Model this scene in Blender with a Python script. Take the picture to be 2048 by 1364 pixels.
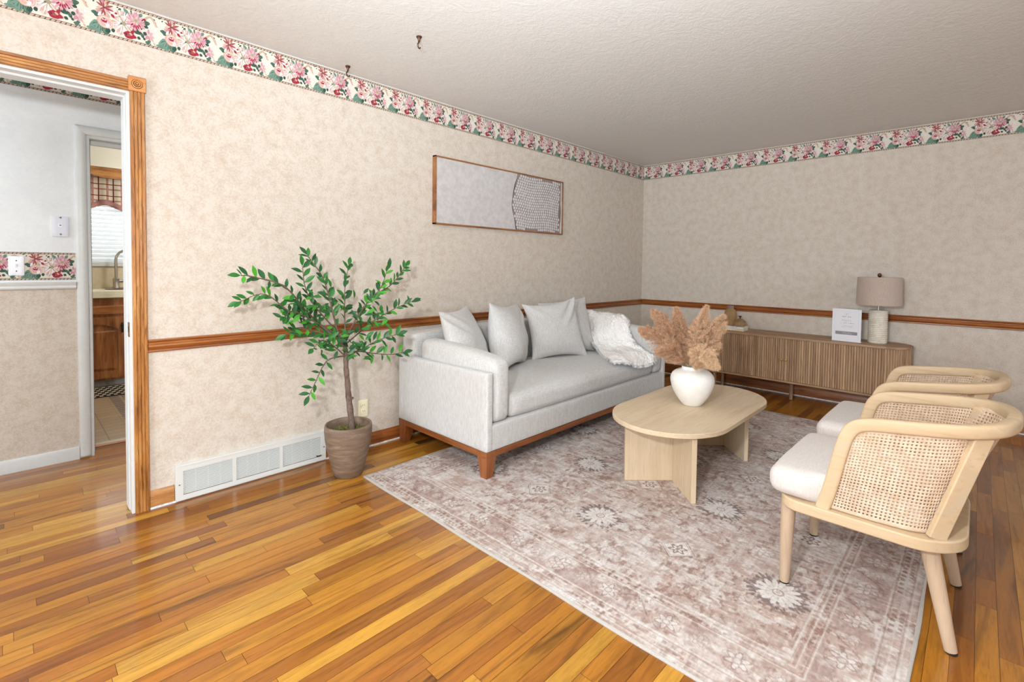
import bpy, bmesh, math, random
import numpy as np
from mathutils import Vector, Matrix, Euler

for o in list(bpy.data.objects):
    bpy.data.objects.remove(o)
random.seed(7)
RNG = np.random.default_rng(11)
SC = bpy.context.scene
COL = SC.collection
PI = math.pi

# ------------------------------------------------------------------ camera
FPX, CY = 970.68, 563.43
YAW, PITCH, ROLL, CAMH = 0.76753, -0.03344, 0.0116, 1.23032
f = Vector((math.cos(YAW) * math.cos(PITCH), math.sin(YAW) * math.cos(PITCH), math.sin(PITCH)))
r = Vector((math.sin(YAW), -math.cos(YAW), 0))
u = r.cross(f)
r2 = r * math.cos(ROLL) + u * math.sin(ROLL)
u2 = u * math.cos(ROLL) - r * math.sin(ROLL)
cam_data = bpy.data.cameras.new('camera')
cam = bpy.data.objects.new('camera', cam_data)
COL.objects.link(cam)
M = Matrix.Identity(4)
for i in range(3):
    M[i][0], M[i][1], M[i][2] = r2[i], u2[i], -f[i]
M.translation = (0, 0, CAMH)
cam.matrix_world = M
cam_data.sensor_fit = 'HORIZONTAL'
cam_data.sensor_width = 36.0
cam_data.lens = FPX / 2048 * 36
cam_data.shift_y = (CY - 682) / 2048
cam_data.clip_start = 0.03
SC.camera = cam

# ------------------------------------------------------------------ world, lights, exposure
SC.view_settings.view_transform = 'Standard'
SC.view_settings.look = 'None'
SC.view_settings.gamma = 1
SC.view_settings.exposure = 0.74
SC.view_settings.use_curve_mapping = False
world = bpy.data.worlds.new('sky')
SC.world = world
world.use_nodes = True
world.node_tree.nodes['Background'].inputs[0].default_value = (0.80, 0.89, 1.0, 1)
world.node_tree.nodes['Background'].inputs[1].default_value = 1.0


def lamp(name, kind, loc, power, color, size=0.2, target=None, size_y=None):
    d = bpy.data.lights.new(name, kind)
    d.energy = power
    d.color = color
    if kind == 'AREA':
        d.shape = 'RECTANGLE'
        d.size = size
        d.size_y = size_y or size
    else:
        d.shadow_soft_size = size
    o = bpy.data.objects.new(name, d)
    COL.objects.link(o)
    o.location = loc
    if target is not None:
        o.rotation_euler = (Vector(target) - Vector(loc)).to_track_quat('-Z', 'Y').to_euler()
    return o


lamp('camera_flash', 'POINT', (-0.26, 0.36, 1.60), 100, (0.94, 0.975, 1.0), 0.06)  # unseen flash near the camera, the main light
bf = lamp('bounce_flash', 'SPOT', (-0.05, 0.12, 1.45), 245, (0.85, 0.94, 1.0), 0.08, (0.75, 0.66, 2.44))
bf.data.spot_size = math.radians(112)
bf.data.spot_blend = 1.0
lamp('left_fill', 'AREA', (-4.0, 0.4, 1.45), 95, (0.82, 0.92, 1.0), 1.6, (1.5, 1.2, 1.5), 1.3)  # fill panel added inside the unseen left window
lamp('front_fill', 'AREA', (2.6, -4.0, 1.5), 26, (0.82, 0.92, 1.0), 2.4, (2.6, 2, 1.7), 1.3)  # fill panel added inside the unseen front window
lamp('hall_fill', 'POINT', (-1.5, 3.5, 1.5), 27, (0.82, 0.91, 1.0), 0.15)  # point lamp added out of view to brighten the hall
lamp('kitchen_fill', 'POINT', (1.5, 5.3, 2.0), 23, (1.0, 0.96, 0.90), 0.15)  # warm fill lamp added in the kitchen, no fixture seen


# ------------------------------------------------------------------ helpers
def lin(c):
    c = c / 255.0
    return c / 12.92 if c <= 0.04045 else ((c + 0.055) / 1.055) ** 2.4


def rgb(r, g, b):
    return (lin(r), lin(g), lin(b), 1.0)


class MB:
    """collects faces; build() links them as one mesh object"""

    def __init__(s):
        s.v, s.f, s.m = [], [], []

    def add(s, vs, fs, mi=0):
        o = len(s.v)
        s.v += [tuple(p) for p in vs]
        s.f += [tuple(i + o for i in q) for q in fs]
        s.m += [mi] * len(fs)

    def box(s, x0, x1, y0, y1, z0, z1, mi=0):
        s.add([(x0, y0, z0), (x1, y0, z0), (x1, y1, z0), (x0, y1, z0), (x0, y0, z1), (x1, y0, z1), (x1, y1, z1), (x0, y1, z1)],
              [(3, 2, 1, 0), (4, 5, 6, 7), (0, 1, 5, 4), (1, 2, 6, 5), (2, 3, 7, 6), (3, 0, 4, 7)], mi)

    def hexa(s, bot, top, mi=0):
        s.add(list(bot) + list(top), [(3, 2, 1, 0), (4, 5, 6, 7), (0, 1, 5, 4), (1, 2, 6, 5), (2, 3, 7, 6), (3, 0, 4, 7)], mi)

    def prism(s, poly, z0, z1, mi=0, fn=None):
        n = len(poly)
        fn = fn or (lambda a, b, h: (a, b, h))
        s.add([fn(a, b, z0) for a, b in poly] + [fn(a, b, z1) for a, b in poly],
              [tuple(range(n - 1, -1, -1)), tuple(range(n, 2 * n))] + [(i, (i + 1) % n, n + (i + 1) % n, n + i) for i in range(n)], mi)

    def tube(s, pts, rad, n=10, mi=0, caps=True):
        pts = [Vector(p) for p in pts]
        k = len(pts)
        if not hasattr(rad, '__len__'):
            rad = [rad] * k
        t0 = (pts[1] - pts[0]).normalized()
        ref = Vector((0, 0, 1)) if abs(t0.z) < 0.9 else Vector((1, 0, 0))
        a = t0.cross(ref).normalized()
        vs = []
        for i, p in enumerate(pts):
            t = (pts[min(i + 1, k - 1)] - pts[max(i - 1, 0)]).normalized()
            a = (a - t * a.dot(t)).normalized()
            b = t.cross(a)
            vs += [p + (a * math.cos(2 * PI * j / n) + b * math.sin(2 * PI * j / n)) * rad[i] for j in range(n)]
        fs = [(i * n + j, i * n + (j + 1) % n, (i + 1) * n + (j + 1) % n, (i + 1) * n + j) for i in range(k - 1) for j in range(n)]
        if caps:
            fs += [tuple(range(n - 1, -1, -1)), tuple(range((k - 1) * n, k * n))]
        s.add(vs, fs, mi)

    def lathe(s, prof, n=32, cx=0, cy=0, mi=0, rfn=None):
        vs, k = [], len(prof)
        for (rr, z) in prof:
            for j in range(n):
                a = 2 * PI * j / n
                q = rfn(a, z, rr) if rfn else rr
                vs.append((cx + q * math.cos(a), cy + q * math.sin(a), z))
        fs = [(i * n + j, i * n + (j + 1) % n, (i + 1) * n + (j + 1) % n, (i + 1) * n + j) for i in range(k - 1) for j in range(n)]
        if prof[0][0] > 1e-6:
            fs.append(tuple(range(n - 1, -1, -1)))
        if prof[-1][0] > 1e-6:
            fs.append(tuple(range((k - 1) * n, k * n)))
        s.add(vs, fs, mi)

    def grid(s, P, mi=0, flip=False):
        """P: rows of points"""
        nr, nc = len(P), len(P[0])
        vs = [p for row in P for p in row]
        fs = []
        for i in range(nr - 1):
            for j in range(nc - 1):
                q = (i * nc + j, i * nc + j + 1, (i + 1) * nc + j + 1, (i + 1) * nc + j)
                fs.append(q[::-1] if flip else q)
        s.add(vs, fs, mi)

    def sweep(s, pts, frames, sec, mi=0, closed=False):
        """sec: 2d section; frames: list of (a,b) axes per point"""
        n, k = len(sec), len(pts)
        vs = []
        for p, (a, b) in zip(pts, frames):
            vs += [Vector(p) + Vector(a) * x + Vector(b) * y for x, y in sec]
        m = k if closed else k - 1
        fs = [(i * n + j, i * n + (j + 1) % n, ((i + 1) % k) * n + (j + 1) % n, ((i + 1) % k) * n + j) for i in range(m) for j in range(n)]
        if not closed:
            fs += [tuple(range(n - 1, -1, -1)), tuple(range((k - 1) * n, k * n))]
        s.add(vs, fs, mi)

    def build(s, name, mats, parent=None, loc=(0, 0, 0), rot=None, sharp=35, bevel=0, bseg=2, recalc=True, smooth=True):
        me = bpy.data.meshes.new(name)
        me.from_pydata(s.v, [], s.f)
        if not isinstance(mats, (list, tuple)):
            mats = [mats]
        for m in mats:
            me.materials.append(m)
        if len(mats) > 1:
            me.polygons.foreach_set('material_index', s.m)
        me.update()
        if recalc:
            bm = bmesh.new()
            bm.from_mesh(me)
            bmesh.ops.recalc_face_normals(bm, faces=bm.faces)
            bm.to_mesh(me)
            bm.free()
        if smooth:
            me.polygons.foreach_set('use_smooth', [True] * len(me.polygons))
            if sharp < 180:
                me.set_sharp_from_angle(angle=math.radians(sharp))
        o = bpy.data.objects.new(name, me)
        COL.objects.link(o)
        o.location = loc
        if rot:
            o.rotation_euler = rot
        if parent is not None:
            o.parent = parent
        if bevel:
            b = o.modifiers.new('bevel', 'BEVEL')
            b.width = bevel
            b.segments = bseg
            b.limit_method = 'ANGLE'
            b.angle_limit = math.radians(40)
            b.harden_normals = False
        return o


def thing(name, label, cat, loc=(0, 0, 0), rz=0, group=None):
    o = bpy.data.objects.new(name, None)
    COL.objects.link(o)
    o.empty_display_size = 0.1
    o.location = loc
    o.rotation_euler = (0, 0, rz)
    return tag(o, label, cat, group)


def tag(o, label, cat, group=None):
    o['label'] = label
    o['category'] = cat
    if group:
        o['group'] = group
    return o


def struct(o, label=None):
    o['kind'] = 'structure'
    if label:
        o['label'] = label
    return o


def copy_thing(root, loc, rz, label, group=None):
    c = root.copy()
    COL.objects.link(c)
    c.location = loc
    c.rotation_euler = (0, 0, rz)
    tag(c, label, root['category'], group)
    for ch in list(root.children):
        d = ch.copy()
        COL.objects.link(d)
        d.parent = c
        for g in list(ch.children):
            e = g.copy()
            COL.objects.link(e)
            e.parent = d
    return c


def smoothpath(pts, n):
    """Catmull-Rom resampling to n points"""
    P = [Vector(p) for p in pts]
    P = [P[0] * 2 - P[1]] + P + [P[-1] * 2 - P[-2]]
    out = []
    m = len(P) - 3
    for i in range(n):
        t = i / (n - 1) * m
        k = min(int(t), m - 1)
        t -= k
        a, b, c, d = P[k:k + 4]
        out.append(0.5 * ((2 * b) + (c - a) * t + (2 * a - 5 * b + 4 * c - d) * t * t + (3 * b - a - 3 * c + d) * t ** 3))
    return out


def rbox(mb, sx, sy, sz, rad, c=(0, 0, 0), n=14, puff=(0, 0, 0), wr=0.0, seed=0, mi=0):
    """soft rounded box of size sx,sy,sz centred on c; puff bulges the faces"""
    h = Vector((sx / 2, sy / 2, sz / 2))
    rad = min(rad, min(h) * 0.999)
    faces = []
    idx, vs = {}, []
    ax = [(0, 1, 2), (1, 2, 0), (2, 0, 1)]

    def vid(p):
        key = tuple(round(q, 5) for q in p)
        if key not in idx:
            idx[key] = len(vs)
            vs.append(p)
        return idx[key]
    T = [math.sin((i / n - 0.5) * PI) for i in range(n + 1)]
    for a, b, d in ax:
        for sg in (-1, 1):
            for i in range(n):
                for j in range(n):
                    q = []
                    for (x, y) in ((i, j), (i + 1, j), (i + 1, j + 1), (i, j + 1)):
                        p = [0, 0, 0]
                        p[a], p[b], p[d] = T[x], T[y], sg
                        q.append(vid(tuple(p)))
                    faces.append(tuple(q if sg > 0 else q[::-1]))
    rnd = random.Random(seed)
    ph = [(rnd.uniform(-1, 1) * 14, rnd.uniform(-1, 1) * 14, rnd.uniform(-1, 1) * 14, rnd.uniform(0, 6.28)) for _ in range(7)]
    out = []
    for p in vs:
        P = Vector((p[0] * h.x, p[1] * h.y, p[2] * h.z))
        Q = Vector([max(-(h[i] - rad), min(h[i] - rad, P[i])) for i in range(3)])
        d = P - Q
        R = Q + d.normalized() * rad if d.length > 1e-9 else P
        u_ = [R[i] / h[i] for i in range(3)]
        for i in range(3):
            if puff[i]:
                j, k = (i + 1) % 3, (i + 2) % 3
                R[i] += puff[i] * u_[i] * (1 - abs(u_[j]) ** 2.5) * (1 - abs(u_[k]) ** 2.5)
        if wr:
            w = sum(math.sin(a * R.x + b * R.y + g * R.z + e) for a, b, g, e in ph) / 7
            R += (d.normalized() if d.length > 1e-9 else Vector((0, 0, 1))) * wr * w
        out.append((R.x + c[0], R.y + c[1], R.z + c[2]))
    mb.add(out, faces, mi)


# ------------------------------------------------------------------ materials
def new_mat(name):
    m = bpy.data.materials.new(name)
    m.use_nodes = True
    nt = m.node_tree
    b = nt.nodes['Principled BSDF']
    return m, nt, b


def N(nt, typ, **kw):
    n = nt.nodes.new(typ)
    for k, v in kw.items():
        setattr(n, k, v)
    return n


def ramp(nt, stops, interp='LINEAR'):
    n = nt.nodes.new('ShaderNodeValToRGB')
    n.color_ramp.interpolation = interp
    e = n.color_ramp.elements
    while len(e) < len(stops):
        e.new(0.5)
    for q, (p, c) in zip(e, stops):
        q.position = p
        q.color = c
    return n


def coords(nt, scale=(1, 1, 1), space='Object'):
    t = N(nt, 'ShaderNodeTexCoord')
    mp = N(nt, 'ShaderNodeMapping')
    mp.inputs['Scale'].default_value = scale
    nt.links.new(t.outputs[space], mp.inputs['Vector'])
    return mp


def noise(nt, vec, scale, detail=4, rough=0.55, dist=0.0):
    n = N(nt, 'ShaderNodeTexNoise')
    n.inputs['Scale'].default_value = scale
    n.inputs['Detail'].default_value = detail
    n.inputs['Roughness'].default_value = rough
    n.inputs['Distortion'].default_value = dist
    nt.links.new(vec.outputs[0], n.inputs['Vector'])
    return n


def mixc(nt, fac, a, b, mode='MIX'):
    m = N(nt, 'ShaderNodeMix', data_type='RGBA', blend_type=mode)
    for sock, v in ((m.inputs[0], fac), (m.inputs[6], a), (m.inputs[7], b)):
        if isinstance(v, (int, float)):
            sock.default_value = v
        elif isinstance(v, tuple):
            sock.default_value = v
        else:
            nt.links.new(v, sock)
    return m.outputs[2]


def bump(nt, b, height, strength=0.3, dist=0.01):
    n = N(nt, 'ShaderNodeBump')
    n.inputs['Strength'].default_value = strength
    n.inputs['Distance'].default_value = dist
    nt.links.new(height, n.inputs['Height'])
    nt.links.new(n.outputs[0], b.inputs['Normal'])


def plain(name, c, rough=0.5, metal=0.0, spec=0.5, emit=None, trans=0.0, alpha=None):
    m, nt, b = new_mat(name)
    b.inputs['Base Color'].default_value = c
    b.inputs['Roughness'].default_value = rough
    b.inputs['Metallic'].default_value = metal
    b.inputs['Specular IOR Level'].default_value = spec
    if trans:
        b.inputs['Transmission Weight'].default_value = trans
    if emit:
        b.inputs['Emission Color'].default_value = c
        b.inputs['Emission Strength'].default_value = emit
    return m


def mottled(name, c1, c2, scale=8, rough=0.8, fine=60, fineamt=0.5, bumpv=0.0, spec=0.3, lo=0.35, hi=0.65, stretch=(1, 1, 1)):
    m, nt, b = new_mat(name)
    v = coords(nt, stretch)
    n1 = noise(nt, v, scale, 5, 0.6)
    n2 = noise(nt, v, fine, 3, 0.6)
    mx = N(nt, 'ShaderNodeMath', operation='MULTIPLY_ADD')
    mx.inputs[1].default_value = fineamt
    nt.links.new(n2.outputs[0], mx.inputs[0])
    s = N(nt, 'ShaderNodeMath', operation='SUBTRACT')
    nt.links.new(n1.outputs[0], s.inputs[0])
    s.inputs[1].default_value = fineamt * 0.5
    nt.links.new(s.outputs[0], mx.inputs[2])
    rp = ramp(nt, [(lo, c1), (hi, c2)])
    nt.links.new(mx.outputs[0], rp.inputs[0])
    nt.links.new(rp.outputs[0], b.inputs['Base Color'])
    b.inputs['Roughness'].default_value = rough
    b.inputs['Specular IOR Level'].default_value = spec
    if bumpv:
        bump(nt, b, n2.outputs[0], bumpv, 0.004)
    return m


def wood(name, light, mid, dark, axis='x', rough=0.4, fig=3.0, pore=0.5, coat=0.0, porescale=90, spec=0.4):
    """oak-like grain running along an axis"""
    m, nt, b = new_mat(name)
    sc = {'x': (0.12, 1, 1), 'y': (1, 0.12, 1), 'z': (1, 1, 0.12)}[axis]
    v = coords(nt, sc)
    n1 = noise(nt, v, fig * 9, 4, 0.55, 0.6)
    rp = ramp(nt, [(0.30, dark), (0.5, mid), (0.70, light)])
    nt.links.new(n1.outputs[0], rp.inputs[0])
    sc2 = {'x': (0.05, 1, 1), 'y': (1, 0.05, 1), 'z': (1, 1, 0.05)}[axis]
    v2 = coords(nt, sc2)
    n2 = noise(nt, v2, porescale, 3, 0.6)
    rp2 = ramp(nt, [(0.32, (0, 0, 0, 1)), (0.45, (1, 1, 1, 1))])
    nt.links.new(n2.outputs[0], rp2.inputs[0])
    mul = mixc(nt, pore, rp.outputs[0], rp2.outputs[0], 'MULTIPLY')
    # never let pores go fully black
    out = mixc(nt, 0.30, mul, rp.outputs[0])
    nt.links.new(out, b.inputs['Base Color'])
    b.inputs['Roughness'].default_value = rough
    b.inputs['Specular IOR Level'].default_value = spec
    b.inputs['Coat Weight'].default_value = coat
    b.inputs['Coat Roughness'].default_value = 0.15
    bump(nt, b, rp2.outputs[0], 0.08, 0.002)
    return m


def fabric(name, c1, c2, scale=260, rough=0.95, bumpv=0.25, slub=0.5):
    """linen weave: crossing slubs"""
    m, nt, b = new_mat(name)
    va = coords(nt, (0.12, 1, 1))
    vb = coords(nt, (1, 0.5, 0.10))
    na = noise(nt, va, scale, 2, 0.5)
    nb = noise(nt, vb, scale, 2, 0.5)
    ad = N(nt, 'ShaderNodeMath', operation='ADD')
    nt.links.new(na.outputs[0], ad.inputs[0])
    nt.links.new(nb.outputs[0], ad.inputs[1])
    hf = N(nt, 'ShaderNodeMath', operation='MULTIPLY')
    nt.links.new(ad.outputs[0], hf.inputs[0])
    hf.inputs[1].default_value = 0.5
    rp = ramp(nt, [(0.5 - 0.32 * slub, c2), (0.5 + 0.32 * slub, c1)])
    nt.links.new(hf.outputs[0], rp.inputs[0])
    nt.links.new(rp.outputs[0], b.inputs['Base Color'])
    b.inputs['Roughness'].default_value = rough
    b.inputs['Specular IOR Level'].default_value = 0.15
    b.inputs['Sheen Weight'].default_value = 0.15
    bump(nt, b, hf.outputs[0], bumpv, 0.002)
    return m


def attr_mat(name, attr, rough=0.9, bumpv=0.0, bscale=400):
    m, nt, b = new_mat(name)
    a = N(nt, 'ShaderNodeAttribute', attribute_name=attr)
    nt.links.new(a.outputs['Color'], b.inputs['Base Color'])
    b.inputs['Roughness'].default_value = rough
    b.inputs['Specular IOR Level'].default_value = 0.15
    if bumpv:
        v = coords(nt)
        n = noise(nt, v, bscale, 2, 0.5)
        bump(nt, b, n.outputs[0], bumpv, 0.003)
    return m


MAT = {}
# wallpaper: pale beige with soft tan clouds and fine fibres
MAT['paper'] = mottled('wallpaper', rgb(192, 176, 159), rgb(210, 201, 190), 17, 0.85, 120, 1.1, 0.05, 0.2, 0.16, 0.64)
MAT['ceil'] = None
MAT['white_paint'] = mottled('white_paint', rgb(208, 210, 209), rgb(216, 218, 217), 5, 0.35, 40, 0.3, 0.02)
MAT['hall_paint'] = mottled('hall_paint', rgb(222, 226, 228), rgb(234, 237, 238), 3, 0.6, 60, 0.3, 0.03)
MAT['cream_paint'] = mottled('cream_paint', rgb(218, 215, 202), rgb(225, 222, 210), 3, 0.6, 60, 0.3, 0.03)
OAK = (rgb(194, 142, 82), rgb(172, 115, 58), rgb(134, 82, 38))
for a in 'xyz':
    MAT['oak_' + a] = wood('oak_trim_' + a, *OAK, axis=a, rough=0.32, fig=3.2, pore=0.9, coat=0.25, porescale=260)
RAIL = (rgb(168, 106, 52), rgb(148, 84, 37), rgb(112, 60, 26))
for a in 'xy':
    MAT['rail_' + a] = wood('rail_oak_' + a, *RAIL, axis=a, rough=0.3, fig=2.2, pore=0.5, coat=0.3, porescale=190)
CAB = (rgb(180, 118, 66), rgb(152, 92, 46), rgb(114, 64, 30))
for a in 'xz':
    MAT['cab_' + a] = wood('cabinet_oak_' + a, *CAB, axis=a, rough=0.35, fig=2.2, pore=0.6, coat=0.2, porescale=110)
MAT['linen'] = fabric('linen', rgb(211, 210, 208), rgb(188, 186, 184), 230, slub=0.45)
MAT['seatcloth'] = fabric('cream_cloth', rgb(215, 207, 202), rgb(200, 192, 187), 300, slub=0.5)
MAT['cherry_x'] = wood('sofa_wood_x', rgb(154, 93, 50), rgb(136, 77, 38), rgb(108, 59, 28), 'x', 0.38, 1.5, 0.4, 0.2)
MAT['cherry_y'] = wood('sofa_wood_y', rgb(154, 93, 50), rgb(136, 77, 38), rgb(108, 59, 28), 'y', 0.38, 1.5, 0.4, 0.2)
MAT['cherry_z'] = wood('sofa_wood_z', rgb(154, 93, 50), rgb(136, 77, 38), rgb(108, 59, 28), 'z', 0.38, 1.5, 0.4, 0.2)
TABW = (rgb(218, 198, 170), rgb(212, 190, 160), rgb(203, 180, 149))
MAT['tab_x'] = wood('table_ash_x', *TABW, axis='x', rough=0.5, fig=2.0, pore=0.22, porescale=150)
MAT['tab_z'] = wood('table_ash_z', *TABW, axis='z', rough=0.5, fig=2.0, pore=0.22, porescale=150)
WAL = (rgb(182, 150, 118), rgb(162, 128, 97), rgb(136, 104, 76))
MAT['wal_z'] = wood('walnut_z', *WAL, axis='z', rough=0.55, fig=3.5, pore=0.5, porescale=130)
MAT['wal_y'] = wood('walnut_y', *WAL, axis='y', rough=0.5, fig=2.5, pore=0.5, porescale=110)
CHW = (rgb(206, 182, 150), rgb(195, 168, 134), rgb(188, 170, 144))
MAT['chairwood'] = wood('limed_wood', *CHW, axis='y', rough=0.55, fig=1.2, pore=0.15, porescale=60)
MAT['chairleg'] = wood('limed_leg_wood', rgb(197, 173, 148), rgb(186, 161, 136), rgb(174, 149, 126), 'z', 0.55, 1.5, 0.2)
MAT['cane'] = mottled('cane', rgb(192, 164, 138), rgb(213, 189, 165), 30, 0.6, 300, 0.8, 0.1)
MAT['black'] = plain('black_rubber', rgb(25, 22, 22), 0.6)
MAT['caulk'] = mottled('caulk', rgb(190, 192, 195), rgb(232, 234, 236), 40, 0.6, 120, 0.5)
MAT['ceramic'] = mottled('white_ceramic', rgb(232, 229, 224), rgb(240, 238, 234), 12, 0.45, 60, 0.4, 0.04)
MAT['brass'] = plain('brass', rgb(212, 170, 90), 0.3, 1.0)
MAT['steel'] = plain('brushed_nickel', rgb(178, 170, 160), 0.28, 1.0)
MAT['dark'] = plain('dark_gap', rgb(30, 22, 16), 0.8)
MAT['white_metal'] = plain('white_enamel', rgb(216, 217, 214), 0.35)
MAT['ivory'] = plain('ivory_plastic', rgb(232, 222, 192), 0.4)
MAT['white_plastic'] = plain('white_plastic', rgb(236, 238, 244), 0.35)
MAT['slot'] = plain('dark_slot', rgb(70, 60, 50), 0.7)
MAT['bronze'] = plain('dark_bronze', rgb(95, 66, 52), 0.4, 0.7)


def ceiling_mat():
    m, nt, b = new_mat('ceiling_plaster')
    v = coords(nt)
    n1 = noise(nt, v, 16, 6, 0.62, 1.2)
    n2 = noise(nt, v, 70, 3, 0.6, 0.4)
    ad = N(nt, 'ShaderNodeMath', operation='MULTIPLY_ADD')
    nt.links.new(n2.outputs[0], ad.inputs[0])
    ad.inputs[1].default_value = 0.45
    nt.links.new(n1.outputs[0], ad.inputs[2])
    b.inputs['Base Color'].default_value = rgb(217, 216, 213)
    b.inputs['Roughness'].default_value = 0.45
    b.inputs['Specular IOR Level'].default_value = 0.35
    bump(nt, b, ad.outputs[0], 0.20, 0.02)
    return m


MAT['ceil'] = ceiling_mat()

# ------------------------------------------------------------------ the room shell
XL, XR, YB, YF, H = -4.2, 5.30, 2.937, -4.2, 2.44      # left, right, back wall, front, ceiling
YJ = 3.085                                             # hall side of the back wall
YH, YK, YW = 3.995, 4.20, 6.65                         # hall wall, kitchen side of it, kitchen window wall
DX0, DX1, DZ = -0.42, 0.397, 2.024                     # doorway opening

w = MB()
w.box(XL, DX0 - 0.012, YB, YJ, 0, H)
w.box(DX1 + 0.012, XR + 0.15, YB, YJ, 0, H)
w.box(DX0 - 0.012, DX1 + 0.012, YB, YJ, DZ + 0.012, H)
struct(w.build('wall_back', MAT['paper'], smooth=False), 'beige papered wall behind the sofa')
w = MB()
w.box(XR, XR + 0.15, YF, YB, 0, H)
struct(w.build('wall_right', MAT['paper'], smooth=False), 'beige papered wall behind the sideboard')
w = MB()   # left wall with an added window opening
w.box(XL - 0.15, XL, YF, -0.5, 0, H)
w.box(XL - 0.15, XL, 1.3, YB, 0, H)
w.box(XL - 0.15, XL, -0.5, 1.3, 0, 0.8)
w.box(XL - 0.15, XL, -0.5, 1.3, 2.15, H)
struct(w.build('wall_left', MAT['paper'], smooth=False))
w = MB()
w.box(XL - 0.15, 1.3, YF - 0.15, YF, 0, H)
w.box(3.9, XR + 0.15, YF - 0.15, YF, 0, H)
w.box(1.3, 3.9, YF - 0.15, YF, 0, 0.8)
w.box(1.3, 3.9, YF - 0.15, YF, 2.15, H)
struct(w.build('wall_front', MAT['paper'], smooth=False))
w = MB()
w.box(XL - 0.15, XR + 0.15, YF - 0.15, YJ, H, H + 0.1)
struct(w.build('ceiling', MAT['ceil'], smooth=False), 'off-white textured plaster ceiling')
# hall and kitchen shells
w = MB()
w.box(XL, 1.6, YJ, YH, H, H + 0.1)
struct(w.build('ceiling.001', MAT['hall_paint'], smooth=False))
w = MB()   # hall wall (lower paper / upper paint), opening to the kitchen x 0.345..1.15, z 0..2.0
KX0, KX1, KZ = 0.345, 1.15, 1.998
w.box(XL, KX0, YH, YK, 1.08, H, 0)
w.box(KX0, KX1, YH, YK, KZ, H, 0)
w.box(KX1, 1.7, YH, YK, 0, H, 0)
w.box(XL, KX0, YH, YK, 0, 1.08, 1)
struct(w.build('wall_hall', [MAT['hall_paint'], MAT['paper']], smooth=False), 'hallway wall seen through the doorway, white above and papered below')
w = MB()
w.box(1.6, 1.7, YJ, YH, 0, H)
w.box(XL - 0.1, XL, YJ, YH, 0, H)
struct(w.build('wall_hall_end', MAT['hall_paint'], smooth=False))
WX0, WX1, WZ0, WZ1 = 0.1, 1.9, 1.20, 2.10
w = MB()
w.box(-0.6, WX0, YW, YW + 0.12, 0, H)
w.box(WX1, 2.6, YW, YW + 0.12, 0, H)
w.box(WX0, WX1, YW, YW + 0.12, 0, WZ0)
w.box(WX0, WX1, YW, YW + 0.12, WZ1, H)
struct(w.build('wall_kitchen', MAT['cream_paint'], smooth=False), 'cream kitchen wall around the window')
for nm_, q_ in (('wall_kitchen_left', (-0.7, -0.6, YK, YW + 0.12)), ('wall_kitchen_right', (2.6, 2.7, YK, YW + 0.12)), ('wall_kitchen_near', (1.7, 2.7, YK - 0.1, YK))):
    w = MB()
    w.box(*q_, 0, H)
    struct(w.build(nm_, MAT['cream_paint'], smooth=False))
w = MB()
w.box(-0.7, 2.7, YK, YW + 0.12, H, H + 0.1)
struct(w.build('ceiling.002', MAT['cream_paint'], smooth=False))
w = MB()
w.box(-0.6, 2.6, 6.22, YW, 2.15, H)
struct(w.build('trim_soffit', MAT['cream_paint'], smooth=False), 'cream boxed soffit above the kitchen window')


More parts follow.
